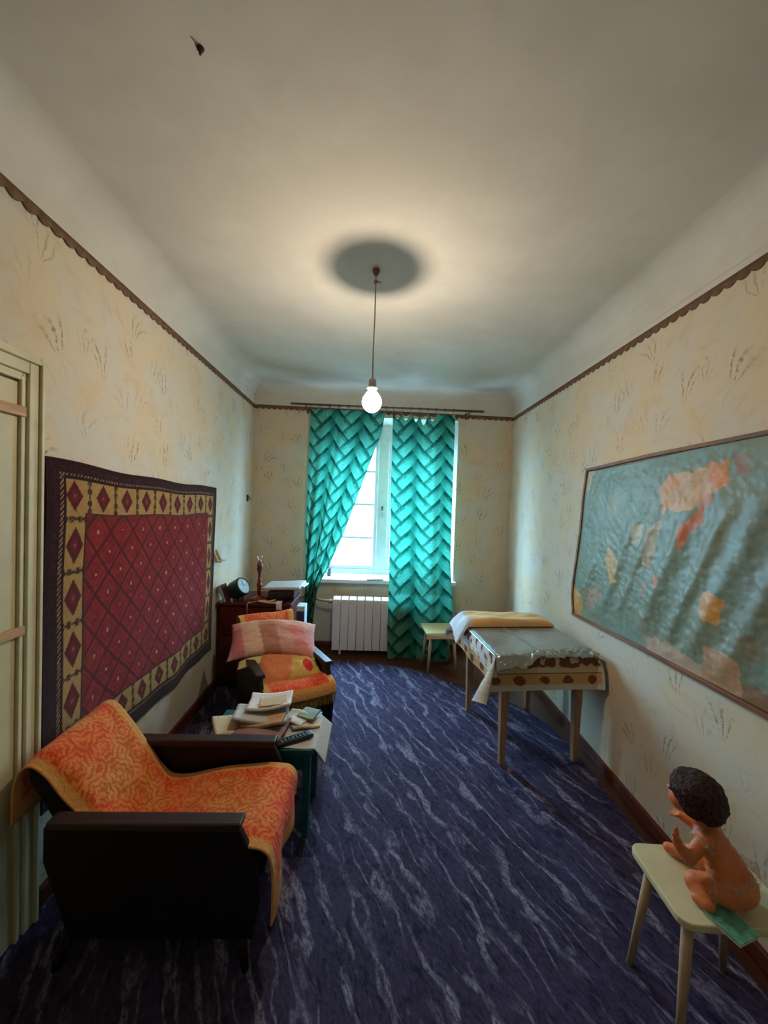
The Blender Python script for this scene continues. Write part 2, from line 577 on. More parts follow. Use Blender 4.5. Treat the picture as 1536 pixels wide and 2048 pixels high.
# rotate so that pattern runs along the veins
ca, sa_ = math.cos(0.42), math.sin(0.42)
ac = n.math('ADD', n.math('MULTIPLY', x_[0], ca), n.math('MULTIPLY', x_[1], sa_))     # across the veins
al = n.math('ADD', n.math('MULTIPLY', x_[0], -sa_), n.math('MULTIPLY', x_[1], ca))    # along
pv = n.comb(ac, n.math('MULTIPLY', al, 0.42))
w1 = n.noise(pv, 6.0, 2, 0.5)
w2 = n.noise(n.vmath('ADD', pv, (4, 7, 0)), 13.0, 2, 0.5)
def vein(freq, amp, off, lo, hi):
    ph = n.math('ADD', n.math('MULTIPLY', ac, freq), n.math('ADD', n.math('MULTIPLY', w1, amp), n.math('MULTIPLY', w2, off)))
    return n.ramp(n.math('SINE', ph), lo, hi)
v1 = vein(52.0, 15.0, 5.0, 0.60, 0.98)
v2 = vein(95.0, -20.0, 6.0, 0.70, 0.99)
brk = n.ramp(n.noise(n.comb(ac, n.math('MULTIPLY', al, .35)), 9.0, 3, 0.6), 0.36, 0.6)
brk2 = n.ramp(n.noise(n.vmath('ADD', n.comb(ac, n.math('MULTIPLY', al, .3)), (9, 3, 0)), 12.0, 3, 0.6), 0.42, 0.62)
grain = n.ramp(n.noise(n.comb(n.math('MULTIPLY', ac, 2.0), n.math('MULTIPLY', al, .7)), 55.0, 4, 0.8), 0.38, 0.62)
pile = n.noise(o_, 420.0, 2, 0.6)
base = n.mix(n.ramp(n.noise(pv, 10.0, 4, 0.7), 0.35, 0.65), S(40, 34, 55), S(60, 52, 78))
base = n.mix(n.math('MULTIPLY', grain, 0.55), base, S(84, 76, 104))
base = n.mix(n.math('MULTIPLY', n.ramp(n.noise(n.vmath('ADD', pv, (2, 5, 0)), 26.0, 3, .7), .52, .66), .7), base, S(26, 23, 46))
vv = n.math('MULTIPLY', v1, brk)
vv2 = n.math('MULTIPLY', n.math('MULTIPLY', v2, brk2), 0.7)
vm = n.math('MULTIPLY', n.math('MAXIMUM', vv, vv2), n.math('ADD', 0.12, n.math('MULTIPLY', grain, 0.75)))
c_ = n.mix(vm, base, S(158, 152, 172))
c_ = n.mix(n.math('MULTIPLY', pile, 0.3), c_, S(24, 20, 34), 'MIX')
M_CARPET = n.set(c_, 0.75, 0.06)
poly = [(-1.15, YF + .02), (1.25, YF + .02), (1.275, 1.6), (1.285, 2.35), (1.25, 2.66), (1.12, 2.90), (0.95, 3.05), (0.70, 3.26), (0.46, 3.46), (0.2, 3.56), (-0.1, 3.63), (-0.40, 3.67), (-0.9, 3.70), (-1.18, 3.72)]
MBc = MB(); MBc.prism(poly, 0.0005, 0.006, 'z')
tag(MBc.build('floor_carpet', M_CARPET), 'dark violet-blue floor carpet with pale wavy veins covering the floor', 'carpet')

# ------------------------------------------------------------------ door at left
dr = empty('door_1', LW(0.9, 0)); dr['kind'] = 'structure'
ang = math.atan(0.0295)
def dl(ob):
    return ob
inv = Matrix.Translation(-Vector(LW(0.9, 0)))
def wallprism(y0, y1, z0, z1, d0, d1):
    m = MB()
    pts = [(XL(y0) + d0, y0), (XL(y1) + d0, y1), (XL(y1) + d1, y1), (XL(y0) + d1, y0)]
    m.prism(pts, z0, z1, 'z')
    m.v = [tuple(inv @ Vector(v)) for v in m.v]
    return m
leaf = wallprism(0.42, 1.285, 0.01, 1.845, 0.0005, 0.020).build('door_leaf', M_DOORW, dr, bevel=.004)
# mouldings of the casing, stepped (outer bead, flat, inner bead)
def casing(steps, name):
    for (w0, w1, th) in steps:
        m = wallprism(1.283 + w0, 1.283 + w1, 0.0, 1.85 + w1, 0.0005, th)
        m2 = wallprism(0.42 - w1, 1.283 + w0, 1.85 + w0, 1.85 + w1, 0.0005, th)
        m.add(m2.v, m2.f)
        m3 = wallprism(0.42 - w1, 0.42 - w0, 0.0, 1.85 + w0, 0.0005, th)
        m.add(m3.v, m3.f)
        m.build(name, M_DOORC, dr, bevel=.003)
casing([(0.0, 0.014, 0.030)], 'casing_inner_bead')
casing([(0.014, 0.028, 0.022)], 'casing_groove')
casing([(0.028, 0.066, 0.032)], 'casing_flat')
casing([(0.066, 0.080, 0.042)], 'casing_bead')
casing([(0.080, 0.098, 0.026)], 'casing_edge')
m = wallprism(0.9, 1.297, 1.735, 1.768, 0.020, 0.036); m.build('cross_strip', M_TAN, dr, bevel=.003)
m = wallprism(0.9, 1.300, 1.028, 1.058, 0.020, 0.036)
m.build('cross_strip', M_TAN, dr, bevel=.003)

# ------------------------------------------------------------------ wall carpet
CY0, CY1, CZ0, CZ1 = 1.392, 3.02, 0.345, 1.595
nu, nv = 380, 300
u = np.linspace(0, 1, nu); v = np.linspace(0, 1, nv)
U, V = np.meshgrid(u, v)                     # V=0 top
Wd, Hd = CY1 - CY0, CZ1 - CZ0
A = U * Wd; B = V * Hd                       # metres from left / from top
bl, bt = 0.095, 0.068                        # dark outer band
ol, ot = 0.106, 0.125                        # ochre band
dk = lin((44, 12, 16)); och = lin((180, 140, 82)); red = lin((142, 30, 32)); dred = lin((88, 16, 24)); brn = lin((40, 26, 20)); mar = lin((88, 26, 26)); lgt = lin((216, 168, 128))
nz = smooth_noise(A, B, 3, 160); nz2 = smooth_noise(A, B, 9, 55)
Cc = np.empty(U.shape + (3,)); Cc[:] = dk
def put(mask, c):
    mk = np.clip(mask, 0, 1)[..., None]
    Cc[:] = Cc * (1 - mk) + np.asarray(c) * mk
eL, eR, eT, eB = A, Wd - A, B, Hd - B
edge = np.minimum(np.minimum(eL / bl, eR / (bl * .75)), np.minimum(eT / bt, eB / (bt * 1.3)))
# white-ish stitched line inside the dark band
put(((edge > .72) & (edge < .86) & (np.sin((A + B) * 330) > .1)).astype(float) * (.35 + .3 * nz), lgt)
put(((edge > .3) & (edge < .6) & (nz > .62)).astype(float) * .4, lin((92, 40, 36)))
inb = edge > 1
put(inb.astype(float), och)
put((inb & (nz2 > .55)).astype(float) * .3, lin((170, 126, 70)))
inner = np.minimum(np.minimum((eL - bl) / ol, (eR - bl * .75) / (ol * .75)), np.minimum((eT - bt) / ot, (eB - bt * 1.3) / (ot * .95)))
# band diamonds: along top/bottom pitch .17, along sides pitch .2
def diamonds(t, t0, pitch, w, half_w, half_l):
    """t along band, w across from the centre"""
    k = (t - t0) / pitch
    fr = (k - np.floor(k + .5)) * pitch
    d = np.abs(fr) / half_l + np.abs(w) / half_w
    sep = np.abs(np.abs(fr) - pitch / 2)
    return d, sep, fr
top = inb & (inner < 1)
for side in ('top', 'bot', 'left', 'right'):
    if side in ('top', 'bot'):
        w = (eT - bt - ot / 2) if side == 'top' else (eB - bt * 1.3 - ot * .475)
        m = top & (np.abs(w) <= ot / 2)
        d, sep, fr = diamonds(A, 0.14, .171, w, ot * .47, .046)
    else:
        w = (eL - bl - ol / 2) if side == 'left' else (eR - bl * .75 - ol * .375)
        hw = ol / 2 if side == 'left' else ol * .375
        m = top & (np.abs(w) <= hw) & (eT > bt + ot * .95) & (eB > bt * 1.3 + ot * .9)
        d, sep, fr = diamonds(B, 0.12, .198, w, hw * .9, .072)
    put((m & (d < 1)) * 1.0, mar)
    put((m & (d < .62)) * .8, lin((120, 34, 34)))
    put((m & (d < .62) & (d > .5)) * .5, lin((60, 20, 22)))
    put((m & (d < .16)) * .8, lin((170, 90, 70)))
    wob = np.abs(w) % .034
    put((m & (sep < .006 + .007 * (wob > .012))) * (.55 + .4 * (nz > .35)), brn)
# field
fld = inner > 1
put(fld * 1.0, dred)
pt = .1725
fx = (A - (1.675 - CY0)) / pt; fz = (B - (CZ1 - 1.325)) / pt
p1 = fx + fz; p2 = fx - fz
def per(t): return np.abs(t - np.floor(t + .5))
# lattice lines every unit of p1,p2
d1 = np.minimum(per((p1 + 1) / 2 * 1.0 + 0.0) * 2, 9)
q1 = p1 + .5; q2 = p2 + .5
l1 = np.minimum(q1 - np.floor(q1), 1 - (q1 - np.floor(q1))); l2 = np.minimum(q2 - np.floor(q2), 1 - (q2 - np.floor(q2)))
lm = np.minimum(l1, l2)
par = (np.floor(q1) + np.floor(q2)) % 2
put((fld & (lm > .06)) * 1.0, red)
put((fld & (lm > .06) & (par > .5)) * .45, lin((128, 24, 30)))
put((fld & (lm > .06) & (nz2 > .5)) * .35, lin((178, 52, 40)))
put((fld & (lm > .17) & (lm < .24) & (nz > .3)) * .5, dred)
put((fld & (lm > .3) & (nz > .45)) * .6, lin((96, 16, 24)))
cen = (np.abs((q1 - np.floor(q1)) - .5) + np.abs((q2 - np.floor(q2)) - .5))
put((fld & (cen < .085) & (nz2 > .3)) * .75, lgt)
put((fld & (inner < 1.06)) * .9, dk)
half = fld & ((eL - bl - ol < .035) | (eT - bt - ot < .03)) & (lm < .2)
put(half * .35, lin((60, 50, 34)))
Cc *= (0.86 + .28 * nz)[..., None]
Yc = CY0 + A
ztop = CZ1 + 0.028 * (1 - U) ** 1.5 - 0.022 * U - 0.010 * np.sin(U * PI) + .004 * np.sin(U * 17)
zbot = CZ0 - 0.006 * np.sin(U * 13) - .004 * np.sin(U * 31 + 1)
Zc = ztop * (1 - V) + zbot * V
Yc = Yc + (1 - U) * .006 * np.sin(V * 9) - U * (.02 + .02 * V) + .004 * np.sin(V * 14)
off = 0.016 + .006 * np.sin(U * 9 + V * 3) * V + .004 * np.sin(U * 23) * V
P = np.stack([XL(Yc) + off, Yc, Zc], -1)
n = NT('wool_pile_carpet')
c_ = n.attr()
hf = n.noise(n.obj(), 300, 2, .6)
n.bump(hf, .5, .004)
M_WOOL = n.set(n.mix(n.math('MULTIPLY', hf, .3), c_, S(30, 10, 12)), .95, .05)
n.b.inputs['Sheen Weight'].default_value = 0.15
tag(sheet('wall_carpet', P, M_WOOL, col=Cc, thick=.012, flip=True), 'red oriental wall carpet with diamond field and ochre border hanging on wallpaper', 'carpet')

# ------------------------------------------------------------------ map on the right wall
edgeY = [(2.49, 1.75), (2.505, 1.66), (2.525, 1.56), (2.54, 1.36), (2.605, 1.0), (2.61, .92), (2.585, .80)]
ez = np.array([e[1] for e in edgeY])[::-1]; ey = np.array([e[0] for e in edgeY])[::-1]
MY1 = 0.72
nu, nv = 360, 190
U, V = np.meshgrid(np.linspace(0, 1, nu), np.linspace(0, 1, nv))       # U=0 far edge, V=0 top
ztop = 1.742 + .04 * sstep(0, .75, U); zbot = .803 + .035 * sstep(0, .75, U)
Z = ztop * (1 - V) + zbot * V
yl = np.interp(Z, ez, ey)
Y = yl + (MY1 - yl) * U
sea = lin((116, 128, 104))
Cc = np.empty(U.shape + (3,)); Cc[:] = sea
nz = smooth_noise(Y, Z, 5, 90); nb = smooth_noise(Y, Z, 6, 9); nc = smooth_noise(Y, Z, 8, 26)
put(.45 * sstep(.4, .8, nb), lin((134, 136, 108)))
put(.45 * (1 - sstep(1.25, 1.8, Y)) * sstep(.3, .7, smooth_noise(Y, Z, 19, 4)), lin((112, 104, 76)))
put(.35 * sstep(.5, .9, smooth_noise(Y, Z, 17, 5)), lin((96, 128, 122)))
# graticule
put((((Z * 7.2) % 1 < .018) | ((Y * 6.1) % 1 < .018)) * .22, lin((84, 100, 96)))
def inpoly(py, pz, poly, wob=.012):
    x = py + (smooth_noise(py, pz, 21, 30) - .5) * wob * 2; y = pz + (smooth_noise(py, pz, 22, 30) - .5) * wob * 2
    ins = np.zeros(x.shape, bool)
    n_ = len(poly)
    for i in range(n_):
        (x0, y0), (x1, y1) = poly[i], poly[(i + 1) % n_]
        cond = ((y0 > y) != (y1 > y)) & (x < (x1 - x0) * (y - y0) / (y1 - y0 + 1e-9) + x0)
        ins ^= cond
    return ins
blobs = [
 ([(1.82,1.62),(1.76,1.67),(1.61,1.68),(1.48,1.68),(1.46,1.63),(1.53,1.57),(1.6,1.53),(1.68,1.49),(1.77,1.51),(1.81,1.48)], (206,140,48), .95),
 ([(1.55,1.70),(1.46,1.70),(1.45,1.62),(1.52,1.60)], (214,120,22), .85),
 ([(1.55,1.58),(1.52,1.55),(1.59,1.45),(1.67,1.34),(1.71,1.35),(1.69,1.42),(1.62,1.49)], (206,100,20), .92),
 ([(2.22,1.3),(2.12,1.23),(2.14,1.1),(2.18,1.08),(2.25,1.21)], (204,156,72), .9),
 ([(2.24,1.58),(2.14,1.60),(2.12,1.48),(2.22,1.46)], (160,140,104), .6),
 ([(2.01,1.44),(1.93,1.43),(1.93,1.36),(2.01,1.33)], (196,164,112), .8),
 ([(1.9,1.41),(1.81,1.46),(1.82,1.38),(1.85,1.22),(1.92,1.23)], (184,146,96), .75),
 ([(1.56,1.16),(1.5,1.2),(1.45,1.16),(1.45,1.09),(1.48,1.06),(1.57,1.09)], (216,142,36), .95),
 ([(1.84,1.19),(1.8,1.2),(1.8,1.14),(1.83,1.13)], (204,108,34), .9),
 ([(1.92,1.13),(1.88,1.14),(1.89,1.09),(1.92,1.09)], (180,120,64), .8),
 ([(1.45,1.725),(1.38,1.725),(1.36,1.66),(1.43,1.65)], (150,92,64), .85),
 ([(2.62,.99),(2.47,.93),(2.48,.8),(2.62,.78)], (206,144,60), .9),
 ([(2.46,.98),(2.28,1.07),(2.25,.97),(2.41,.88)], (170,136,108), .75),
 ([(1.86,.90),(1.66,.905),(1.50,.88),(1.50,.80),(1.86,.80)], (196,160,136), .9),
 ([(1.53,.965),(1.36,.97),(1.36,.80),(1.54,.80)], (186,136,96), .95),
 ([(1.36,.90),(1.1,.92),(1.1,.80),(1.36,.80)], (140,92,52), .9),
 ([(1.38,1.06),(1.28,1.07),(1.28,1.0),(1.36,.99)], (130,110,80), .8),
 ([(1.25,1.66),(.95,1.68),(.85,1.45),(1.0,1.3),(1.2,1.42)], (190,140,84), .9),
 ([(1.15,1.2),(.95,1.25),(.9,1.0),(1.05,.95)], (196,150,80), .9),
 ([(2.47,1.76),(2.40,1.74),(2.47,1.62),(2.52,1.6)], (196,176,140), .7),
]
for poly, c, a in blobs:
    put(inpoly(Y, Z, poly) * a * (.75 + .25 * nc), lin(c))
# creased paper joins, lighter specks of print
put(((np.abs(Y - 1.86) < .002) | (np.abs(Z - 1.28) < .0015) | (np.abs(Y - 1.25) < .002)) * .4, lin((80, 84, 70)))
put((nz > .93) * .2, lin((200, 204, 190)))
put((nz < .07) * .3, lin((70, 80, 70)))
# plastic-covered paper bulging in diagonal folds
dg = (Y * .93 + Z * .40)
def ridge(c0, w, h, z0, z1):
    cc = Y + .46 * (Z - 1.2)
    return h * np.exp(-((cc - c0) / w) ** 2) * sstep(z0, z0 + .18, Z) * (1 - sstep(z1 - .2, z1, Z))
bul = ridge(2.12, .04, .013, .82, 1.55) + ridge(1.98, .03, .010, .85, 1.5) + ridge(1.78, .05, .018, .8, 1.62) + ridge(1.60, .035, .014, .85, 1.62) + ridge(1.47, .05, .016, .8, 1.7) + ridge(1.30, .05, .016, .8, 1.7) + ridge(1.1, .05, .012, .8, 1.7) + ridge(2.36, .05, .016, .82, 1.3)
edgefade = sstep(0, .03, U) * sstep(0, .05, V) * sstep(0, .04, 1 - V)
off = .012 + .6 * bul * edgefade + (.004 * (smooth_noise(Y, Z, 31, 14) - .5) + .003 * (smooth_noise(Y * .6 + Z, Z - Y, 33, 40) - .5)) * edgefade
P = np.stack([XR(Y) - off, Y, Z], -1)
n = NT('plastic_covered_map_paper')
n.bump(n.noise(n.obj(), 60, 4, .6), .15, .006)
M_MAP = n.set(n.attr(), n.math('ADD', .32, n.math('MULTIPLY', n.noise(n.obj(), 12), .2)), .5)
mp = empty('wall_map', RW(1.6, .80))
tag(mp, 'large creased world map under plastic with thin brown wooden edging', 'map')
inv = -np.array(RW(1.6, .80))
sheet('map_sheet', P + inv, M_MAP, mp, col=Cc, thick=.004, flip=True)
M_MAPW = wood('brown_batten', S(104, 62, 36), S(140, 92, 56), .5, axis=1)
def bar(path, w, d):
    m = MB()
    for (a, b) in zip(path[:-1], path[1:]):
        (y0, z0), (y1, z1) = a, b
        L = math.hypot(y1 - y0, z1 - z0); ny, nz_ = -(z1 - z0) / L * w / 2, (y1 - y0) / L * w / 2
        q = [(y0 - ny, z0 - nz_), (y1 - ny, z1 - nz_), (y1 + ny, z1 + nz_), (y0 + ny, z0 + nz_)]
        vs = [Vector(RW(y, z, .002)) + Vector(inv) for y, z in q] + [Vector(RW(y, z, d)) + Vector(inv) for y, z in q]
        m.add(vs, [(0, 1, 2, 3), (7, 6, 5, 4), (0, 4, 5, 1), (1, 5, 6, 2), (2, 6, 7, 3), (3, 7, 4, 0)])
    return m
bar([(2.50, 1.752), (1.9, 1.775), (MY1, 1.79)], .017, .022).build('top_batten', M_MAPW, mp, bevel=.002)
bar([(2.595, .795), (1.9, .82), (MY1, .835)], .018, .024).build('bottom_batten', M_MAPW, mp, bevel=.002)
bar(edgeY, .018, .020).build('side_edging', M_MAPW, mp)

# ------------------------------------------------------------------ curtain rod, hooks, curtains
M_ROD = wood('dark_rod_wood', S(72, 52, 38), S(104, 78, 58), .5, axis=0)
M_HOOK = plain('hook_metal', S(96, 88, 80), .45, .5, .6)
RY = D - 0.10
rod = empty('curtain_rod', (0.1, RY, 2.445))
tag(rod, 'long thin dark wooden curtain rod above the window', 'curtain rod')
MB().tube([(-.955, 0, .006), (-.5, 0, .002), (0, 0, 0), (.5, 0, .0), (.965, 0, 0.0)], .011, 10).build('pole', M_ROD, rod, smooth=True)
for x in (-.80, .815):
    b = MB(); b.tube([(x, 0, -.004), (x, .03, -.03), (x, .098, -.035)], .008, 8); b.box(x - .014, x + .014, .088, .098, -.065, -.005)
    b.build('bracket', M_ROD, rod)
hook_x = [-.655 + .745 * k / 8 for k in range(9)] + [.165 + .60 * k / 7 for k in range(8)]
for x in hook_x:
    m = MB()
    m.tube([(x - .1 + .014 * math.cos(t), 0, .001 + .014 * math.sin(t)) for t in np.linspace(0, 2 * PI, 13)], .0022, 6, False)
    m.tube([(x - .1, 0, -.013), (x - .1, .0, -.034)], .002, 6)
    m.build('hook_ring', M_HOOK, rod, smooth=True)

def herring(a, b, w=.112, nl=2):
    """basket-weave stripes turned 45 deg; returns rgb"""
    r = math.sqrt(.5)
    x = (a * r + b * r) / w * 1.0; y = (-a * r + b * r) / w * 1.0
    i, j = np.floor(x), np.floor(y)
    fx, fy = x - i, y - j
    k = np.mod(i - j, 2 * nl)
    hor = k < nl
    along = np.where(hor, (k + fx) / nl, (2 * nl - 1 - k + fy) / nl)
    across = np.where(hor, fy, fx)
    streak = smooth_noise(np.where(hor, a * r - b * r, a * r + b * r), np.where(hor, a * r + b * r, -a * r + b * r) * .12, 41, 260)
    light = lin((128, 190, 156)); mid = lin((54, 128, 100)); dark = lin((10, 66, 50))
    t = np.clip(along * 1.05 - .05 + (streak - .5) * .55, 0, 1)
    c = mid[None, None] * (1 - t[..., None]) + light * t[..., None]
    shd = (1 - sstep(.14, .46, across + (streak - .5) * .30)) * (.55 + .45 * (1 - along * .6))
    c = c * (1 - shd[..., None]) + dark * (.8 + .6 * streak[..., None]) * shd[..., None]
    c = c * (1 - .35 * sstep(.55, .95, 1 - along + (streak - .5) * .4))[..., None]
    return c

n = NT('green_print_curtain')
cc = n.attr()
wv = n.noise(n.vmath('MULTIPLY', n.uv(), (1, 1, 1)), 700, 2)
cc = n.mix(n.math('MULTIPLY', wv, .25), cc, S(10, 60, 44))
df = n.node('ShaderNodeBsdfDiffuse', {'Color': cc})
tl = n.node('ShaderNodeBsdfTranslucent', {'Color': n.mix(1.0, cc, (.15, .46, .54, 1), 'MULTIPLY')})
mx = n.node('ShaderNodeMixShader', {0: .52, 1: df.outputs[0], 2: tl.outputs[0]})
n.t.links.new(mx.outputs[0], n.out.inputs[0])
M_CURT = n.m

def curtain(name, label, xl, xr, zt, zb, yb, folds, amp, W, ph, sag, nu=130, nv=300):
    U, V = np.meshgrid(np.linspace(0, 1, nu), np.linspace(0, 1, nv))
    hooks = len(sag)
    top = zt - np.abs(np.sin(U * PI * (hooks - 1))) * np.interp(U, np.linspace(0, 1, hooks), sag)
    Zv = top * (1 - V) + zb * V
    X0 = np.interp(-Zv, *xl); X1 = np.interp(-Zv, *xr)
    wid = X1 - X0
    X = X0 + wid * U
    a = np.interp(-Zv, *amp)
    f = U * folds * 2 * PI + ph
    bend = .35 * np.sin(V * 5 + U * 4)
    Y = np.interp(-Zv, *yb) - a * (.5 + .5 * np.sin(f + bend)) - .25 * a * np.sin(2.3 * f + 1 + V * 2)
    X = X + .35 * a * np.cos(f + bend) * sstep(0, .05, U) * sstep(0, .05, 1 - U)
    P = np.stack([X, Y, Zv], -1)
    ca, cb = U * W, 2.43 - Zv
    ob = sheet(name, P, M_CURT, uv=np.stack([ca, cb], -1), col=herring(ca + .03, cb))
    return tag(ob, label, 'curtain', 'window curtains')

def I(*pts):
    """interpolation table on -z"""
    zs = [-p[0] for p in pts]; vs = [p[1] for p in pts]
    o = np.argsort(zs)
    return (np.array(zs)[o], np.array(vs)[o])
curtain('curtain', 'green patterned curtain pulled aside to the left of the window',
        I((2.42, -.655), (1.6, -.665), (1.0, -.665), (.75, -.655), (.6, -.655), (.02, -.72)),
        I((2.42, .085), (2.2, .05), (1.9, -.05), (1.6, -.15), (1.2, -.285), (.85, -.43), (.70, -.51), (.60, -.545), (.3, -.575), (.02, -.585)),
        2.412, .02, I((2.42, RY + .005), (2.0, RY), (.8, D - .11), (.6, D - .105), (.02, D - .11)),
        3.2, I((2.42, .012), (1.9, .022), (1.2, .032), (.75, .05), (.02, .045)), .80, .4, [.02, .012, .014, .01, .01, .014, .012, .02, .02])
curtain('curtain', 'green patterned curtain hanging straight over right half of the window',
        I((2.42, .158), (1.5, .165), (.8, .170), (.3, .165), (.012, .175)),
        I((2.42, .785), (1.5, .785), (.7, .785), (.3, .80), (.012, .79)),
        2.412, .012, I((2.42, RY + .005), (1.6, RY), (.9, D - .13), (.70, 3.80), (.62, 3.752), (.3, 3.745), (.012, 3.735)),
        2.6, I((2.42, .012), (1.8, .022), (.8, .026), (.012, .034)), .68, 1.2, [.05, .10, .06, .13, .12, .035, .02, .02])

# ------------------------------------------------------------------ radiator
rad = empty('radiator', (-.1, 3.84, 0))
tag(rad, 'white sectional radiator under the window sill', 'radiator')
RYF = 3.775
x0 = -.370
for k in range(10):
    xa = x0 + k * .0785
    lx = xa + .1
    m = MB()
    m.box(lx + .001, lx + .0755, -.062, -.052, .052, .515)                  # front plate
    m.box(lx + .012, lx + .064, -.052, .038, .085, .50)                     # water column
    so = m.build('section', M_RAD, rad, bevel=.004)
    t = MB()
    t.prism([(-.062, .515), (-.058, .545), (-.03, .562), (.035, .560), (.04, .535), (.03, .515)], lx + .004, lx + .0725, 'x')
    t.build('section_cap', M_RAD, so, bevel=.004)
    g = MB()
    for q in range(3):
        g.box(lx + .012 + q * .021, lx + .022 + q * .021, -.064, -.058, .455, .512)
    g.build('vent_rib', M_RAD, so)
pm = MB(); pm.tube([(x0 + .102, .0, .515), (x0 + .06, .0, .515), (x0 - .02, .02, .515), (x0 - .10, .10, .515), (x0 - .18, .135, .515), (x0 - .75, .14, .52)], .012, 10)
pm.tube([(x0 + .085, 0, .515), (x0 + .05, 0, .515)], .02, 10); pm.tube([(x0 + .065, 0, .515), (x0 + .065, -.03, .515)], .012, 8)
pm.build('supply_pipe', plain('pipe_paint', S(150, 132, 112), .5, .3), rad, smooth=True)
for lx in (-.2, .28):
    MB().box(lx, lx + .02, -.04, .05, 0.006, .09).build('foot_bracket', M_RAD, rad)

# things on the sill
m = sheet('magazine', np.stack(np.meshgrid(np.linspace(-.085, .085, 8), np.linspace(-.10, .10, 6)) + [np.zeros((6, 8))], -1) + np.array([0, 0, .012]), plain('grey_print', S(170, 176, 178), .6, .2), thick=.009, full=True)
m.location = (.02, D + .02, WZ0 + .008); m.rotation_euler = (0, 0, .2)
tag(m, 'grey magazine lying on the window sill by the mullion', 'magazine')
pp = empty('potted_sprout', (-.45, D + .10, WZ0 + .008))
tag(pp, 'tiny dark sprout in a cup on the window sill', 'plant')
MB().lathe([(.018, 0), (.024, .04), (.021, .04), (.017, .008)], seg=14).build('cup', plain('cup_plastic', S(60, 84, 92), .5), pp, smooth=True)
M_LEAF = plain('dark_leaf', S(34, 60, 48), .6)
for k in range(7):
    a = k * 2.4
    d = Vector((math.cos(a), math.sin(a), 0))
    p = [Vector((0, 0, .03)), d * .012 + Vector((0, 0, .06)), d * .03 + Vector((0, 0, .075 + .004 * k))]
    s = Vector((-d.y, d.x, 0)) * .008
    l = MB(); l.add([p[0], p[1] + s, p[2], p[1] - s, p[1] + Vector((0, 0, -.002))], [(0, 1, 2), (0, 2, 3), (0, 4, 1), (0, 3, 4), (1, 4, 2), (4, 3, 2)])
    l.build('leaf', M_LEAF, pp)

# ------------------------------------------------------------------ pendant bulb
LX, LY = -0.028, 1.975
lamp = empty('pendant_bulb', (LX, LY, CEIL))
tag(lamp, 'bare lit bulb hanging on a thin cord from the ceiling', 'lamp')
M_CORD = plain('cord_cloth', S(150, 134, 108), .7)
MB().lathe([(.0, 0), (.018, 0), (.018, -.012), (.008, -.03), (.0, -.03)], seg=16).build('ceiling_rose', plain('rose_brown', S(120, 92, 66), .6), lamp, smooth=True)
k = MB(); k.ball((0, 0, -.06), (.011, .008, .010)); k.tube([(0, 0, -.03), (0, 0, -.06)], .0035, 8); k.tube([(.004, 0, -.06), (.02, 0, -.058), (.024, 0, -.068)], .003, 6)
k.build('cord_knot', M_CORD, lamp, smooth=True)
MB().tube([(0, 0, -.06), (.001, 0, -.25), (-.002, 0, -.4), (0, 0, -.545)], .0028, 8).build('cord', M_CORD, lamp, smooth=True)
MB().lathe([(.0, -.535), (.010, -.536), (.018, -.545), (.019, -.578), (.0, -.578)], seg=20).build('lamp_holder', plain('bakelite', S(196, 190, 178), .4), lamp, smooth=True)
MB().lathe([(.0, -.578), (.0175, -.578), (.0265, -.582), (.0265, -.588), (.012, -.590), (.0, -.590)], seg=24).build('holder_collar', plain('white_collar', S(210, 206, 198), .5), lamp, smooth=True)
n = NT('lit_bulb_glass')
em = n.node('ShaderNodeEmission', {'Color': (1.0, .93, .82, 1), 'Strength': n.math('ADD', 9.0, n.math('MULTIPLY', n.noise(n.obj(), 5), .5))})
tr = n.node('ShaderNodeBsdfTransparent')
ad = n.node('ShaderNodeAddShader', {0: em.outputs[0], 1: tr.outputs[0]})
n.t.links.new(ad.outputs[0], n.out.inputs[0])
n.m.cycles.emission_sampling = 'NONE'
ZB = -.655
MB().lathe([(.0, ZB - .052), (.016, ZB - .050), (.034, ZB - .039), (.046, ZB - .020), (.050, ZB), (.046, ZB + .020), (.032, ZB + .042), (.018, ZB + .058), (.014, ZB + .066), (.0, ZB + .066)], seg=24).build('bulb_glass', n.m, lamp, smooth=True)
ld = bpy.data.lights.new('bulb_light', 'POINT')
ld.energy = BULB_W
ld.color = (1.0, .85, .66)
ld.shadow_soft_size = .008
lo = bpy.data.objects.new('bulb_light', ld)
COL.objects.link(lo)
lo.parent = lamp
lo.location = (0, 0, ZB)

# small marks of the room
m = MB(); m.lathe([(.0, 0), (.010, 0), (.008, -.005), (.003, -.007), (.003, -.016), (.0, -.016)], seg=12)
o = m.build('ceiling_hook', plain('hook_dark', S(52, 46, 40), .6), None, smooth=True); o.location = (-.487, 1.051, CEIL)
tag(o, 'small dark old hook left in the ceiling', 'hook')
m = MB(); m.box(0, .012, -.012, .012, -.032, .032); m.tube([(.012, 0, .02), (.03, 0, .0), (.03, 0, -.02)], .004, 6)
o = m.build('wall_hook', plain('hook_black', S(44, 40, 38), .5), None, bevel=.002); o.location = LW(3.842, 1.50, .0005)
tag(o, 'small dark hook on the left wall near the window corner', 'hook')
sh = empty('wall_shelf', LW(3.03, 1.01, .0005))
tag(sh, 'tiny pale bracket shelf on the wall beside the red carpet', 'shelf')
M_PALE = plain('pale_wood', S(190, 170, 146), .5)
MB().box(0, .075, -.05, .05, -.006, .004).build('board', M_PALE, sh, bevel=.002)
for y in (-.035, .03):
    MB().prism([(0, .004), (.045, .004), (.012, .075), (0, .085)], y - .005, y + .005, 'y').build('side', M_PALE, sh)

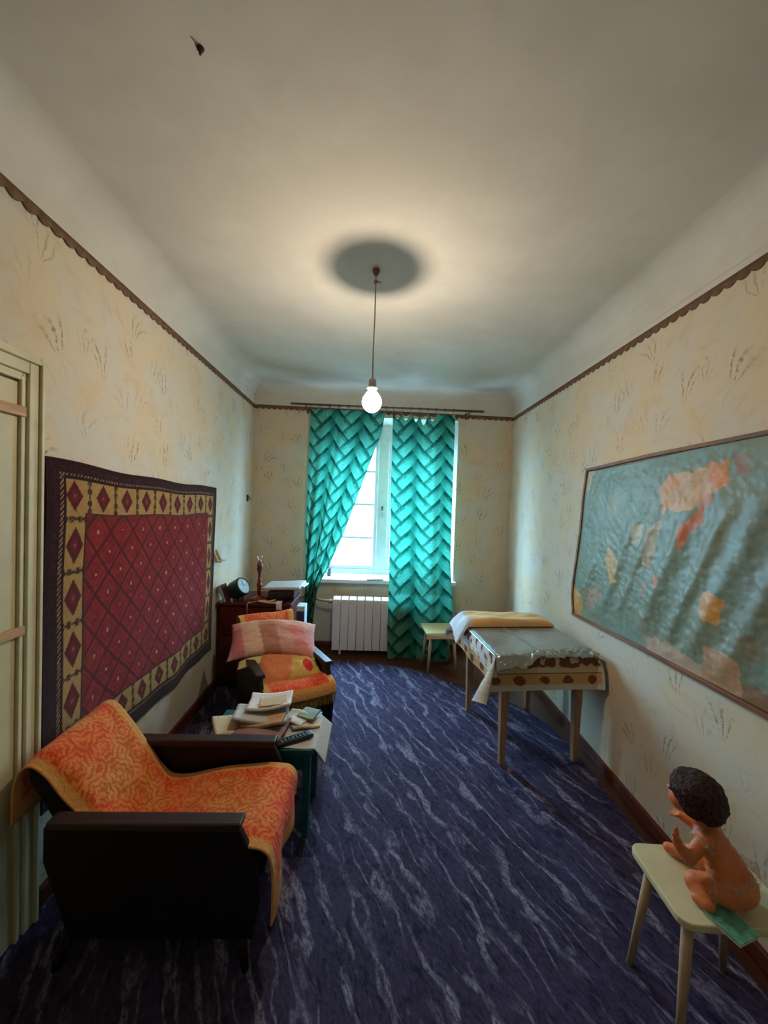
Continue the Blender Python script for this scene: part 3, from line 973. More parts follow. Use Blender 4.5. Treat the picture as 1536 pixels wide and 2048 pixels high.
# ------------------------------------------------------------------ armchairs
M_BLACK = plain('dark_lacquer', S(20, 14, 13), .5, .25, var=.25)
M_ARM = wood('arm_wood', S(46, 30, 27), S(64, 44, 38), .45, .3, axis=0)
M_UPH = plain('dark_upholstery', S(36, 30, 30), .9, .1, bump=.4)
def armchair(loc, rz, label):
    ch = empty('armchair', loc, rz)
    tag(ch, label, 'armchair', 'low dark armchairs with orange throws')
    for s in (-1, 1):
        y0, y1 = (s * .228, s * .188) if s > 0 else (-.228, -.188)
        y0, y1 = min(y0, y1), max(y0, y1)
        m = MB(); m.prism([(-.30, .470), (.295, .470), (.352, .36), (.365, .24), (.345, .12), (-.22, .12), (-.30, .36)], y0 + .006, y1 - .006, 'y')
        m.build('side_panel', M_BLACK, ch, bevel=.006)
        m = MB(); m.prism([(-.28, .470), (.30, .470), (.305, .498), (-.285, .494)], y0 - .006, y1 + .006, 'y')
        m.build('armrest', M_ARM, ch, bevel=.006)
        for x, dx in ((-.22, -.05), (.30, .02)):
            m = MB(); m.tube([(x, s * .2, .13), (x + dx, s * .205, 0.006)], [.02, .012], 10)
            m.build('leg', M_BLACK, ch, smooth=True)
    m = MB(); m.prism([(-.16, .22), (.355, .26), (.37, .34), (.36, .385), (.30, .395), (-.10, .335), (-.18, .31)], -.182, .182, 'y')
    m.build('seat', M_UPH, ch, bevel=.02, seg=3)
    m = MB(); m.prism([(-.10, .28), (-.34, .60), (-.375, .625), (-.41, .60), (-.40, .56), (-.20, .24)], -.160, .185, 'y')
    m.build('backrest', M_UPH, ch, bevel=.02, seg=3)
    return ch
C1 = (-.68, 1.42, 0)
C2 = (-.583, 2.581, 0)
RZ2 = math.radians(-59.5)
armchair(C1, 0.0, 'low dark armchair nearest the camera under an orange throw')
armchair(C2, RZ2, 'low dark armchair in front of the cabinet, piled with pillows')

n = NT('orange_floral_throw')
uvn = n.uv()
vor = n.node('ShaderNodeTexVoronoi', {'Vector': uvn, 'Scale': 9.0, 'Randomness': .25}, voronoi_dimensions='2D')
dd = n.vmath('SUBTRACT', n.vmath('MULTIPLY', uvn, (9, 9, 0)), n.vmath('MULTIPLY', vor.outputs['Position'], (9, 9, 0)))
dx = n.xyz(dd)
rr = vor.outputs['Distance']
an = n.math('ARCTAN2', dx[0], dx[1])
pet = n.math('SINE', n.math('ADD', n.math('MULTIPLY', rr, 34.0), n.math('MULTIPLY', n.math('SINE', n.math('MULTIPLY', an, 8.0)), 1.1)))
fine = n.noise(uvn, 60, 4, .7)
f_ = n.math('ADD', pet, n.math('ADD', n.math('MULTIPLY', n.math('SUBTRACT', fine, .5), 5.0), n.math('MULTIPLY', n.math('SUBTRACT', n.noise(uvn, 24, 3, .6, .5), .5), 7.0)))
f_ = n.ramp(f_, -1.5, 1.6)
big = n.ramp(n.noise(uvn, 5, 2), .4, .62)
colA = n.mix(big, S(228, 146, 74), S(236, 126, 62))
colB = n.mix(big, S(196, 98, 38), S(214, 78, 36))
pat = n.mix(f_, colB, colA)
wgt = n.xyz(n.attr())            # r: floral weight, g: red-zone weight
redz = n.mix(f_, S(206, 30, 18), S(238, 96, 40))
pat = n.mix(wgt[1], pat, redz)
plainc = n.mix(fine, S(214, 144, 76), S(226, 162, 92))
cfin = n.mix(wgt[0], plainc, pat)
n.bump(n.math('ADD', n.noise(uvn, 240, 2), n.math('MULTIPLY', f_, .6)), .5, .006)
M_THROW = n.set(cfin, .95, .05)
n.b.inputs['Sheen Weight'].default_value = .2
M_FRINGE = plain('fringe_yarn', S(150, 116, 52), .9, .1, scale=60, var=.4)

def throw(name, label, loc, rz, prof, w0, w1, extra, border=.030, fringe=False):
    """prof: list of (x,z) along the cloth; w0/w1 tables of the two edges per arclength"""
    t = empty(name, loc, rz)
    tag(t, label, 'throw', 'orange floral throws on the armchairs')
    pr = np.array(prof, float)
    # smooth resample
    s = np.concatenate([[0], np.cumsum(np.hypot(*np.diff(pr, axis=0).T))])
    L = s[-1]
    ns, nw = 150, 80
    ss = np.linspace(0, L, ns)
    px, pz = np.interp(ss, s, pr[:, 0]), np.interp(ss, s, pr[:, 1])
    ker = np.ones(7) / 7
    def sm(a):
        b = np.concatenate([[a[0]] * 3, a, [a[-1]] * 3]); return np.convolve(b, ker, 'valid')
    px[3:-3], pz[3:-3] = sm(px)[3:-3], sm(pz)[3:-3]
    Sg, Wg = np.meshgrid(ss, np.linspace(0, 1, nw), indexing='ij')
    e0, e1 = np.interp(ss, *w0)[:, None], np.interp(ss, *w1)[:, None]
    Y = e0 + (e1 - e0) * Wg
    X = np.repeat(px[:, None], nw, 1); Z = np.repeat(pz[:, None], nw, 1)
    X, Y, Z = extra(Sg, Wg, X, Y, Z, L)
    wr = smooth_noise(Sg, Y, 51, 7) + .5 * smooth_noise(Sg, Y, 52, 17)
    Z = Z + (wr - .75) * .010 + .006
    P = np.stack([X, Y, Z], -1)
    wid = np.abs(e1 - e0)
    ed = np.minimum(np.minimum(Wg, 1 - Wg) * wid, np.minimum(Sg, L - Sg) * .55)
    fl = sstep(border * .8, border * 1.2, ed)
    redw = sstep(border, border * 1.2, ed) * (1 - sstep(border * 2.2, border * 3.0, ed))
    endz = (1 - sstep(border * 3.5, border * 5, (L - Sg)))
    C = np.stack([fl, np.maximum(redw * .35, endz * fl * .9), fl * 0], -1)
    sheet('cloth', P, M_THROW, t, uv=np.stack([Sg, Y], -1), col=C, thick=.006, full=True)
    if fringe:
        m = MB()
        for i in range(150):
            q = i / 149
            p = P[-1, int(round(q * (nw - 1)))]
            l = .055 + random.uniform(-.008, .006)
            dx_, dy_ = random.uniform(-.006, .006), random.uniform(-.005, .005)
            m.tube([(p[0], p[1] + dy_ * .3, p[2]), (p[0] + .003 + dx_, p[1] + dy_, p[2] - l)], [.0022, .0012], 4)
        fo = m.build('fringe', M_FRINGE, t)
        fo['kind'] = 'stuff'
    return t

def bulge1(Sg, Wg, X, Y, Z, L):
    # near edge folds down over the side of the backrest; wrinkles where back meets seat
    nb = np.exp(-((Sg - .36) / .16) ** 2)
    near = 1 - sstep(0, .16, Wg)
    Z = Z - .045 * near * nb
    crease = np.exp(-((Sg - .55) / .05) ** 2)
    Z = Z + .012 * crease * np.sin(Wg * 9 + 1)
    # front drop: near corner hangs lowest
    end = sstep(L - .13, L, Sg)
    Z = Z - end * .09 * (1 - sstep(0.0, .30, Wg)) + end * .03 * sstep(.5, 1, Wg)
    X = X + end * .012 * np.sin(Wg * 12)
    bk = 1 - sstep(.0, .16, Sg)
    Y = Y - bk * .0 * (1 - Wg)
    return X, Y, Z
prof1 = [(-.425, .44), (-.43, .55), (-.415, .615), (-.385, .645), (-.335, .618), (-.22, .475), (-.115, .358), (-.06, .352), (.10, .378), (.30, .407), (.375, .400), (.398, .365), (.402, .31), (.40, .26)]
throw('orange_throw', 'orange floral throw draped over the armchair nearest the camera', C1, 0.0, prof1,
      (np.array([0, .22, .40, .62, .72, 1.00, 1.4]), np.array([-.185, -.17, -.165, -.178, -.182, -.215, -.235])),
      (np.array([0, .25, .40, .62, 1.0, 1.4]), np.array([.20, .205, .19, .176, .18, .16])), bulge1)
def bulge2(Sg, Wg, X, Y, Z, L):
    end = sstep(L - .06, L, Sg)
    Z = Z + .004 * np.sin(Wg * 7)
    Y = Y + end * .004 * np.sin(Wg * 17)
    return X, Y, Z
prof2 = [(-.425, .44), (-.43, .55), (-.415, .625), (-.385, .652), (-.335, .622), (-.22, .475), (-.115, .358), (-.06, .352), (.10, .378), (.30, .407), (.375, .400), (.396, .375), (.400, .335)]
throw('orange_throw', 'fringed orange throw on the armchair in front of the cabinet', C2, RZ2, prof2,
      (np.array([0, .22, .40, .62, .72, 1.00, 1.4]), np.array([-.20, -.20, -.18, -.178, -.178, -.20, -.21])),
      (np.array([0, .25, .40, .62, .9, 1.0, 1.4]), np.array([.20, .20, .18, .178, .178, .215, .22])), bulge2, border=.035, fringe=True)

# ------------------------------------------------------------------ pillows
def pillow(name, label, loc, rot, sx, sy, h, colfn, mat, droop=.0, nu=60, nv=44):
    U, V = np.meshgrid(np.linspace(-1, 1, nu), np.linspace(-1, 1, nv))
    prof = np.power(np.clip(1 - np.abs(U) ** 3.2, 0, 1), .55) * np.power(np.clip(1 - np.abs(V) ** 3.2, 0, 1), .55)
    X = sx * U * (1 - .07 * (1 - np.abs(U)) * 0 - .10 * (1 - V ** 2) * np.abs(U) ** 4 * .6)
    Y = sy * V * (1 - .10 * (1 - U ** 2) * np.abs(V) ** 4)
    wr = (smooth_noise(U, V, 61, 3) - .5) * .25 + (smooth_noise(U, V, 62, 8) - .5) * .10
    Zt = h * prof * (1 + wr) - droop * (U ** 2)
    Zb = -h * .75 * prof * (1 + .5 * wr) - droop * (U ** 2)
    Pt = np.stack([X, Y, Zt], -1); Pb = np.stack([X, Y, Zb], -1)
    C = colfn(U, V)
    P = np.concatenate([Pt, Pb[::-1]], 0)
    C = np.concatenate([C, C[::-1] * .9], 0)
    ob = sheet(name, P, mat, col=C)
    bm = bmesh.new(); bm.from_mesh(ob.data)
    bmesh.ops.remove_doubles(bm, verts=bm.verts, dist=1e-5)
    bmesh.ops.recalc_face_normals(bm, faces=bm.faces)
    bm.to_mesh(ob.data); bm.free()
    ob.location = loc; ob.rotation_euler = rot
    return tag(ob, label, 'pillow', 'pillows heaped on the far armchair')
n = NT('pillow_cotton')
n.bump(n.noise(n.obj(), 90, 3), .2, .004)
M_PILLOW = n.set(n.mix(n.math('MULTIPLY', n.noise(n.obj(), 160, 2), .2), n.attr(), S(150, 110, 90)), .9, .1)
def col_pink(U, V):
    C = np.empty(U.shape + (3,))
    C[:] = lin((214, 158, 150))
    bands = [(-1, -.72, (206, 128, 130)), (-.72, -.32, (222, 182, 158)), (-.32, .05, (178, 120, 104)), (.05, .35, (206, 150, 132)), (.35, .72, (214, 130, 120)), (.72, 1, (216, 150, 148))]
    for a, b, c in bands:
        m = (U + .12 * V >= a) & (U + .12 * V < b)
        C[m] = lin(c)
    C[(V > .45)] = C[(V > .45)] * .5 + lin((222, 180, 158)) * .5
    return C * (.9 + .2 * smooth_noise(U, V, 63, 40))[..., None]
def col_yel(U, V):
    C = np.empty(U.shape + (3,))
    C[:] = lin((222, 130, 84))
    C[U > .10 + .25 * V] = lin((214, 176, 96))
    C[V > .7] = lin((214, 178, 120))
    C[((U - .52) / .17) ** 2 + ((V + .42) / .32) ** 2 < 1] = lin((206, 34, 26))
    C[((U - .86) / .05) ** 2 + ((V + .3) / .2) ** 2 < 1] = lin((110, 100, 48))
    C[((U - .70) / .04) ** 2 + ((V - .1) / .22) ** 2 < 1] = lin((120, 104, 56))
    return C * (.85 + .3 * smooth_noise(U, V, 64, 45))[..., None]
def col_green(U, V):
    C = np.empty(U.shape + (3,)); C[:] = lin((34, 40, 30))
    C[(V < -.55)] = lin((206, 190, 140))
    return C
fwd2 = Vector((math.cos(RZ2), math.sin(RZ2), 0)); lat2 = Vector((-math.sin(RZ2), math.cos(RZ2), 0))
def c2(f, l, z): return tuple(Vector(C2) + fwd2 * f + lat2 * l + Vector((0, 0, z)))
pillow('pillow', 'orange and yellow pillow with a red patch, lowest in the armchair heap', c2(.105, .015, .440), (math.radians(24), math.radians(2), RZ2 + PI / 2 - .05), .20, .155, .058, col_yel, M_PILLOW)
pillow('pillow', 'folded dark green and cream cushion squeezed between the two pillows', c2(-.01, -.045, .515), (math.radians(22), math.radians(4), .36), .225, .14, .026, col_green, M_PILLOW, droop=.03)
pillow('pillow', 'pink plaid pillow on top of the armchair heap', c2(-.035, -.035, .585), (math.radians(32), math.radians(3), .26), .285, .150, .050, col_pink, M_PILLOW, droop=.055)

# ------------------------------------------------------------------ teal side table with papers
M_TEAL = plain('teal_paint', S(18, 92, 98), .4, .4, var=.15)
tb = empty('side_table', (-.47, 1.84, 0))
tag(tb, 'small teal painted table between the armchairs, covered in papers', 'table')
MB().box(-.25, .24, -.16, .16, .385, .415).build('table_top', M_TEAL, tb, bevel=.005)
for (a, b, c, d) in ((-.21, .21, -.135, -.115), (-.21, .21, .115, .135), (-.22, -.20, -.12, .12), (.20, .22, -.12, .12)):
    MB().box(a, b, c, d, .31, .385).build('apron', M_TEAL, tb, bevel=.003)
for x in (-.21, .21):
    for y in (-.125, .125):
        m = MB(); m.add([(x - .018, y - .018, .385), (x + .018, y - .018, .385), (x + .018, y + .018, .385), (x - .018, y + .018, .385),
                         (x - .013, y - .013, .006), (x + .013, y - .013, .006), (x + .013, y + .013, .006), (x - .013, y + .013, .006)],
                        [(0, 1, 2, 3), (7, 6, 5, 4), (0, 4, 5, 1), (1, 5, 6, 2), (2, 6, 7, 3), (3, 7, 4, 0)])
        m.build('leg', M_TEAL, tb, bevel=.002)
def paper_mat(name, col, edge=None):
    n = NT(name)
    f = n.noise(n.vmath('MULTIPLY', n.obj(), (60, 220, 60)), 1.0, 3, .7)
    return n.set(n.mix(n.math('MULTIPLY', n.ramp(f, .5, .62), .35), col, tuple(c * .45 for c in col[:3]) + (1,)), .85, .1)
M_P = [paper_mat('paper_grey', S(186, 184, 178)), paper_mat('paper_cream', S(206, 186, 158)), paper_mat('paper_tan', S(196, 160, 124)), paper_mat('paper_mauve', S(150, 116, 118)), paper_mat('paper_white', S(214, 208, 200))]
def papers(name, label, x, y, z, rz, w, d, h, mat, curl=.01, seed=0, cat='papers', wave=.006, group='papers heaped on the teal table', tilt=0.0):
    U, V = np.meshgrid(np.linspace(-1, 1, 18), np.linspace(-1, 1, 14))
    jag = (smooth_noise(U * 3, V * 3, seed + 70, 3) - .5) * .12
    X = w / 2 * U * (1 + jag * np.abs(U) ** 6 * .5); Y = d / 2 * V * (1 + jag * np.abs(V) ** 6 * .5)
    Z = h + curl * (np.abs(U) ** 2.5) * np.sign(np.sin(seed + 1.0)) * .0 + wave * (np.sin(U * 2.2 + seed) + .5 * np.sin(V * 3 + seed * 2)) + curl * np.clip(U * math.cos(seed) + V * math.sin(seed), 0, 2) ** 2 + tilt * U * w / 2
    ob = sheet(name, np.stack([X, Y, Z], -1), mat, thick=h * .96, full=True)
    ob.location = (x, y, z); ob.rotation_euler = (0, 0, rz)
    return tag(ob, label, cat, group)
ZT = .4155
papers('newspaper', 'wide grey newspaper at the bottom of the table heap', -.575, 1.83, ZT + .004, .25, .28, .22, .010, M_P[0], .004, 1, 'newspaper', .002)
papers('paper_stack', 'thick mauve paper stack at the heap front', -.475, 1.78, ZT + .018, -.12, .21, .17, .028, M_P[3], .010, 2, wave=.005)
papers('paper_stack', 'cream paper stack at the far left of the heap', -.615, 1.80, ZT + .020, .5, .17, .15, .022, M_P[1], .008, 3)
papers('folded_newspaper', 'folded pale newspaper with dark fold edge in mid-heap', -.50, 1.85, ZT + .055, .18, .24, .17, .016, M_P[0], .014, 4, 'newspaper', .006)
papers('paper_stack', 'brown-edged stack of letters under the top newspaper', -.475, 1.80, ZT + .052, -.05, .18, .10, .014, M_P[2], .010, 6)
papers('folded_newspaper', 'white folded newspaper lying on top of the heap', -.475, 1.91, ZT + .084, .12, .20, .17, .012, M_P[4], .012, 5, 'newspaper')
papers('envelope', 'small yellowish envelope at the very top of the heap', -.455, 1.885, ZT + .106, .2, .13, .085, .003, M_P[1], .004, 7, 'envelope', .002)
papers('letter', 'pale letter lying right of the paper heap', -.345, 1.88, ZT + .022, -.35, .11, .10, .008, M_P[4], .008, 8, 'letter')
papers('letter', 'cream letter under the green notebook', -.30, 1.87, ZT + .008, .35, .13, .10, .010, M_P[1], .006, 9, 'letter')
papers('notebook', 'small green notebook on the right side of the heap', -.287, 1.915, ZT + .028, -.3, .085, .095, .007, plain('green_cover', S(112, 118, 84), .6), .002, 10, 'notebook', .001)
papers('slip', 'little beige slip poking out at the front of the teal table', -.435, 1.682, ZT + .001, .25, .06, .05, .003, M_P[2], .0, 11, 'paper slip', .0005)
# sheet of newspaper hanging over the front right corner
U, V = np.meshgrid(np.linspace(0, 1, 30), np.linspace(0, 1, 30))
X = -.40 + .255 * U; Y = 1.685 + .27 * V
over = np.clip(X - (-.225), 0, 1)
Z = ZT + .003 + .002 * np.sin(U * 9) * (over <= 0) - .55 * over - 2.2 * over ** 2 * (1 - V) * .8 - .05 * over * (1 - V)
X = X - .35 * over
Y = Y - .05 * over * (1 - V) * 3
ob = sheet('newspaper', np.stack([X, Y, Z], -1), M_P[0], thick=.0012, full=True)
tag(ob, 'newspaper sheet drooping over the right edge of the teal table', 'newspaper')
# remote control
rc = empty('remote_control', (-.322, 1.735, ZT + .006), .56)
tag(rc, 'black remote control on the teal table', 'remote control')
MB().box(-.085, .085, -.022, .022, 0, .018).build('case', plain('remote_black', S(30, 32, 36), .45), rc, bevel=.006, seg=3)
M_BTN = plain('button_grey', S(86, 92, 98), .6)
for i in range(8):
    for j in range(3):
        MB().box(-.065 + i * .017, -.056 + i * .017, -.014 + j * .011, -.007 + j * .011, .018, .021).build('button', M_BTN, rc)

# ------------------------------------------------------------------ cabinet in the corner
M_CAB = wood('cherry_lacquer', S(60, 16, 14), S(84, 26, 20), .4, .35, axis=0)
cb = empty('cabinet', (-.92, 3.27, 0), 0.0)
tag(cb, 'dark cherry bedside cabinet behind the far armchair', 'cabinet')
m = MB(); m.box(-.265, .285, -.20, .20, .05, .655); m.build('body', M_CAB, cb, bevel=.004)
MB().box(-.28, .30, -.215, .21, .655, .68).build('cabinet_top', M_CAB, cb, bevel=.004)
d = MB().box(-.25, .27, -.212, -.20, .43, .645).build('drawer', M_CAB, cb, bevel=.004)
MB().ball((.01, -.225, .54), .013).build('knob', M_HOOK, d, smooth=True)
d = MB().box(-.25, .27, -.212, -.20, .07, .42).build('door', M_CAB, cb, bevel=.004)
MB().ball((.20, -.225, .30), .013).build('knob', M_HOOK, d, smooth=True)
for x in (-.23, .25):
    for y in (-.17, .17):
        MB().tube([(x, y, .05), (x, y, 0)], [.02, .014], 8).build('leg', M_CAB, cb, smooth=True)
ZC = .6802
# lamp base without shade
lb = empty('table_lamp', (-.905, 3.17, ZC))
tag(lb, 'turned red-brown wooden table lamp without shade on the cabinet', 'lamp')
M_LW = plain('redbrown_turned_wood', S(104, 34, 26), .3, .5)
MB().lathe([(.0, 0), (.068, 0), (.070, .010), (.058, .020), (.030, .030), (.016, .042), (.0, .042)], seg=28).build('foot', M_LW, lb, smooth=True)
MB().lathe([(.0, .040), (.015, .042), (.013, .075), (.020, .085), (.013, .095), (.020, .11), (.021, .13), (.012, .142), (.018, .155), (.012, .168), (.010, .20), (.014, .225), (.0225, .245), (.024, .275), (.021, .295), (.014, .302), (.0, .302)], seg=24).build('stem', M_LW, lb, smooth=True)
MB().lathe([(.0, .302), (.012, .302), (.012, .318), (.0, .318)], seg=16).build('socket', plain('brass_socket', S(150, 126, 90), .35, .5, .6), lb, smooth=True)
n = NT('clear_bulb'); tr = n.node('ShaderNodeBsdfTransparent'); gl = n.node('ShaderNodeBsdfGlossy', {'Roughness': n.math('MULTIPLY', n.noise(n.obj(), 4), .1)})
mx = n.node('ShaderNodeMixShader', {0: .22, 1: tr.outputs[0], 2: gl.outputs[0]}); n.t.links.new(mx.outputs[0], n.out.inputs[0])
MB().lathe([(.0, .318), (.009, .320), (.018, .338), (.021, .352), (.016, .368), (.0, .376)], seg=18).build('bulb', n.m, lb, smooth=True)
MB().tube([(.0, -.069, .006), (-.03, -.085, .004), (-.05, -.10, .003), (-.055, -.122, -.006), (-.055, -.125, -.09)], .003, 6).build('flex', plain('white_flex', S(206, 196, 186), .6), lb, smooth=True)
# round dark clock, leaning back
ck = empty('alarm_clock', (-1.07, 3.185, ZC))
tag(ck, 'round dark green tin clock tilted on the cabinet', 'clock')
Mc = Matrix.Translation((0, 0, .088)) @ Matrix.Rotation(math.radians(72), 4, 'Z') @ Matrix.Rotation(math.radians(60), 4, 'X') @ Matrix.Scale(1.12, 4)
M_TIN = plain('dark_green_tin', S(40, 52, 46), .4, .4)
MB().lathe([(.0, -.055), (.060, -.055), (.066, -.045), (.068, .035), (.064, .045), (.057, .047), (.056, .040), (.0, .040)], seg=32, M=Mc).build('case', M_TIN, ck, smooth=False, bevel=.002)
f = MB().lathe([(.0, .0402), (.055, .0402), (.055, .042), (.0, .042)], seg=32, M=Mc).build('dial', plain('dial_pale', S(150, 162, 154), .5, var=.25, scale=60), ck)
h_ = MB(); h_.box(-.002, .002, 0, .042, .043, .0445, Mc); h_.box(0, .028, -.002, .002, .043, .0445, Mc); h_.build('hand', M_TIN, f)
for s in (-1, 1):
    MB().tube([(s * .035, -.01, .045), (s * .04, -.02, .0)], .006, 8).build('foot', M_TIN, ck, smooth=True)
# leaning photo frame / book by the wall
bk = empty('leaning_book', (-1.14, 3.11, ZC + .001))
tag(bk, 'dark book leaning against the wall on the cabinet', 'book')
Mr = Matrix.Rotation(math.radians(-22), 4, 'Y')
m = MB().box(.0, .018, -.05, .05, 0.0, .13, Mr); m.build('pages', paper_mat('book_pages', S(190, 176, 160)), bk)
for x0_, x1_ in ((-.004, 0), (.018, .022)):
    MB().box(x0_, x1_, -.053, .053, -.0, .134, Mr).build('cover', plain('book_cover_dark', S(60, 30, 28), .6), bk, bevel=.001)
# stack of newspapers and a dark bag to the right
papers('dark_bundle', 'crumpled dark cloth bundle under the newspapers on the cabinet', -.725, 3.25, ZC + .006, .05, .20, .24, .075, plain('black_cloth', S(38, 26, 28), .9), .0, 12, 'bundle', .006, 'things on the cabinet')
papers('newspaper_pile', 'grey newspaper pile on top of the dark bundle on the cabinet', -.72, 3.26, ZC + .093, -.03, .30, .26, .022, M_P[0], .006, 13, 'newspapers', .004, 'things on the cabinet')
papers('plastic_sleeve', 'white plastic sleeve sticking out right of the newspaper pile', -.59, 3.27, ZC + .112, -.12, .10, .13, .003, plain('white_plastic', S(206, 220, 222), .3, .5), .006, 14, 'sleeve', .004, 'things on the cabinet', tilt=-.12)
papers('card', 'cream card leaning on the dark bundle on the cabinet', -.79, 3.11, ZC + .01, .3, .06, .05, .003, M_P[1], .0, 15, 'card', .001, 'things on the cabinet', tilt=.35)
papers('loose_papers', 'tan loose papers beside the lamp foot on the cabinet', -.81, 3.10, ZC + .004, -.1, .15, .08, .005, M_P[2], .004, 16, 'papers', .002, 'things on the cabinet')
U, V = np.meshgrid(np.linspace(0, 1, 12), np.linspace(0, 1, 16))
X = -.745 + .045 * U + .01 * V; t_ = V * .12
Y = 3.11 - np.minimum(t_, .060); Z = ZC + .012 - np.clip(t_ - .060, 0, 1)
ob = sheet('paper_napkin', np.stack([X, Y, Z], -1), M_P[4], thick=.001, full=True)
tag(ob, 'white paper napkin hanging over the cabinet front edge', 'napkin', 'things on the cabinet')
cx = empty('carton', (-.555, 3.13, 0.0))
tag(cx, 'narrow pale blue and white carton standing right of the cabinet', 'carton')
MB().box(-.03, .035, -.045, .07, .006, .66).build('box', plain('pale_carton', S(176, 194, 204), .6, var=.25, scale=9), cx, bevel=.003)
MB().box(-.028, .033, -.047, -.045, .20, .62).build('printed_panel', plain('navy_print', S(52, 62, 84), .6), cx)

# ------------------------------------------------------------------ table by the right wall
TC = (0.985, 2.535, 0); TR = math.radians(5.0)
TZ = .66
tw, td = .30, .345                   # half sizes of the top
M_TLEG = wood('birch_leg', S(150, 112, 82), S(178, 140, 108), .45, axis=2)
dt = empty('dining_table', TC, TR)
tag(dt, 'wooden table with tapered legs by the right wall under cloths', 'table')
MB().box(-tw, tw, -td, td, TZ - .022, TZ).build('table_top', M_TLEG, dt, bevel=.004)
for (a, b, c, d) in ((-.22, .22, -.31, -.29), (-.22, .22, .29, .31), (-.25, -.23, -.28, .28), (.23, .25, -.28, .28)):
    MB().box(a, b, c, d, TZ - .10, TZ - .022).build('apron', M_TLEG, dt)
for x in (-.225, .225):
    for y in (-.295, .295):
        m = MB()
        def ringq(h, z, ox=0): return [(x - h + ox, y - h, z), (x + h + ox, y - h, z), (x + h + ox, y + h, z), (x - h + ox, y + h, z)]
        m.add(ringq(.026, TZ - .022) + ringq(.026, TZ - .11) + ringq(.016, .006), [(0, 1, 2, 3), (11, 10, 9, 8)] + [(k * 4 + i, k * 4 + 4 + i, k * 4 + 4 + (i + 1) % 4, k * 4 + (i + 1) % 4) for k in (0, 1) for i in range(4)])
        m.build('leg', M_TLEG, dt, bevel=.003)

def drape(hx, hy, ox0, ox1, oy0, oy1, z, nu, nv, flare=.5, out=.006, fold=.02, seed=0):
    """cloth laid on a rectangle of half size hx,hy with overhangs; returns P and drop"""
    u = np.linspace(-hx - ox0, hx + ox1, nu); v = np.linspace(-hy - oy0, hy + oy1, nv)
    Ug, Vg = np.meshgrid(u, v)
    dx = np.maximum(np.abs(Ug) - hx, 0); dy = np.maximum(np.abs(Vg) - hy, 0)
    sx, sy = np.sign(Ug), np.sign(Vg)
    drop = np.sqrt(dx ** 2 + dy ** 2)
    mn = np.minimum(dx, dy)
    flx = np.where(dx > 0, out * np.minimum(dx / .02, 1) + dx * .06, 0) + mn * flare * np.where(dy >= dx, 0.9, .55)
    fly = np.where(dy > 0, out * np.minimum(dy / .02, 1) + dy * .06, 0) + mn * flare * np.where(dx >= dy, 0.9, .55)
    flx = np.where(sx > 0, flx * .35, flx)
    X = np.clip(Ug, -hx, hx) + sx * flx
    Y = np.clip(Vg, -hy, hy) + sy * fly
    wv = fold * (smooth_noise(Ug * 6, Vg * 6, seed, 1.0) - .4)
    X = X + sx * np.where(dx > .01, wv * np.minimum(dx / .1, 1), 0)
    Y = Y + sy * np.where(dy > .01, wv * np.minimum(dy / .1, 1), 0)
    lost = mn * flare * .30
    Z = z - drop + lost
    return np.stack([X, Y, Z], -1), Ug, Vg, dx, dy, drop
# patterned cloth
P, Ug, Vg, dx, dy, drop = drape(tw, td, .17, .055, .195, .10, TZ + .003, 190, 200, 1.0, .008, .022, 81)
dm = np.maximum(dx, dy)
Cc = np.empty(Ug.shape + (3,)); Cc[:] = lin((206, 186, 150))
nz = smooth_noise(Ug, Vg, 82, 34); nz2 = smooth_noise(Ug, Vg, 83, 90)
put(.5 * (smooth_noise(Ug, Vg, 84, 9) > .5), lin((196, 168, 122)))
edge_in = (dm > .001)
put(((dm > -.1) & (dm < .055 + .02 * nz) & edge_in & (nz > .35)) * .9, lin((98, 44, 30)))
put(((dm > .001) & (dm < .06) & (nz2 > .7)) * .6, lin((150, 92, 60)))
put(((dm > .10) & (dm < .165)) * .8, lin((196, 150, 92)))
put(((dm > .098) & (dm < .103)) * .9, lin((72, 36, 26)))
tt = np.where(dy >= dx, Ug, Vg)
k_ = (tt + .02) / .145; fr = np.abs(k_ - np.floor(k_ + .5)) * .145
fl = ((fr / .034) ** 2 + ((dm - .138) / .024) ** 2 + (nz - .5) * 1.3) < 1
put((fl & (dm > .105)) * .9, lin((112, 52, 34)))
put((dm > .170) * .7, lin((200, 198, 190)))
put(((Ug < -tw) & (dm < .12) & (nz < .6)) * .75, lin((214, 214, 216)))
put((np.minimum(dx, dy) > .03) * .8, lin((196, 200, 196)))
n = NT('printed_tablecloth'); n.bump(n.noise(n.obj(), 200, 2), .2, .002)
M_CLOTH = n.set(n.attr(), .85, .1)
tc = sheet('tablecloth', P, M_CLOTH, col=Cc)
tc.location = TC; tc.rotation_euler = (0, 0, TR)
tag(tc, 'cream and brown floral tablecloth hanging from the table by the wall', 'tablecloth')
# silvery film laid over it
U, V = np.meshgrid(np.linspace(0, 1, 120), np.linspace(0, 1, 120))
X = -tw - .012 + (2 * tw + .02) * U
hem = .010 + .055 * (1 - sstep(.30, .42, U)) * (.6 + .5 * smooth_noise(U, V * 0, 91, 16)) + .012 * smooth_noise(U, V * 0, 92, 30)
Lg = 2 * td - .12
s_ = V * (Lg + hem)
Yv = np.where(s_ < Lg, td - .12 - s_, -td - .018 - .02 * (s_ - Lg) / .06); drop = np.clip(s_ - Lg, 0, 1)
crk = (smooth_noise(U, V, 93, 40) + .5 * smooth_noise(U, V, 94, 90) - .75) * (.002 + .012 * sstep(.80, .95, V))
lft = 1 - sstep(0, .05, U)
ridge_ = .004 * np.exp(-((U - .40 - .06 * V) / .012) ** 2)
Z = TZ + .010 - drop + crk + ridge_ - .010 * lft
n = NT('silver_film')
n.bump(n.noise(n.obj(), 25, 3, .6), .25, .01)
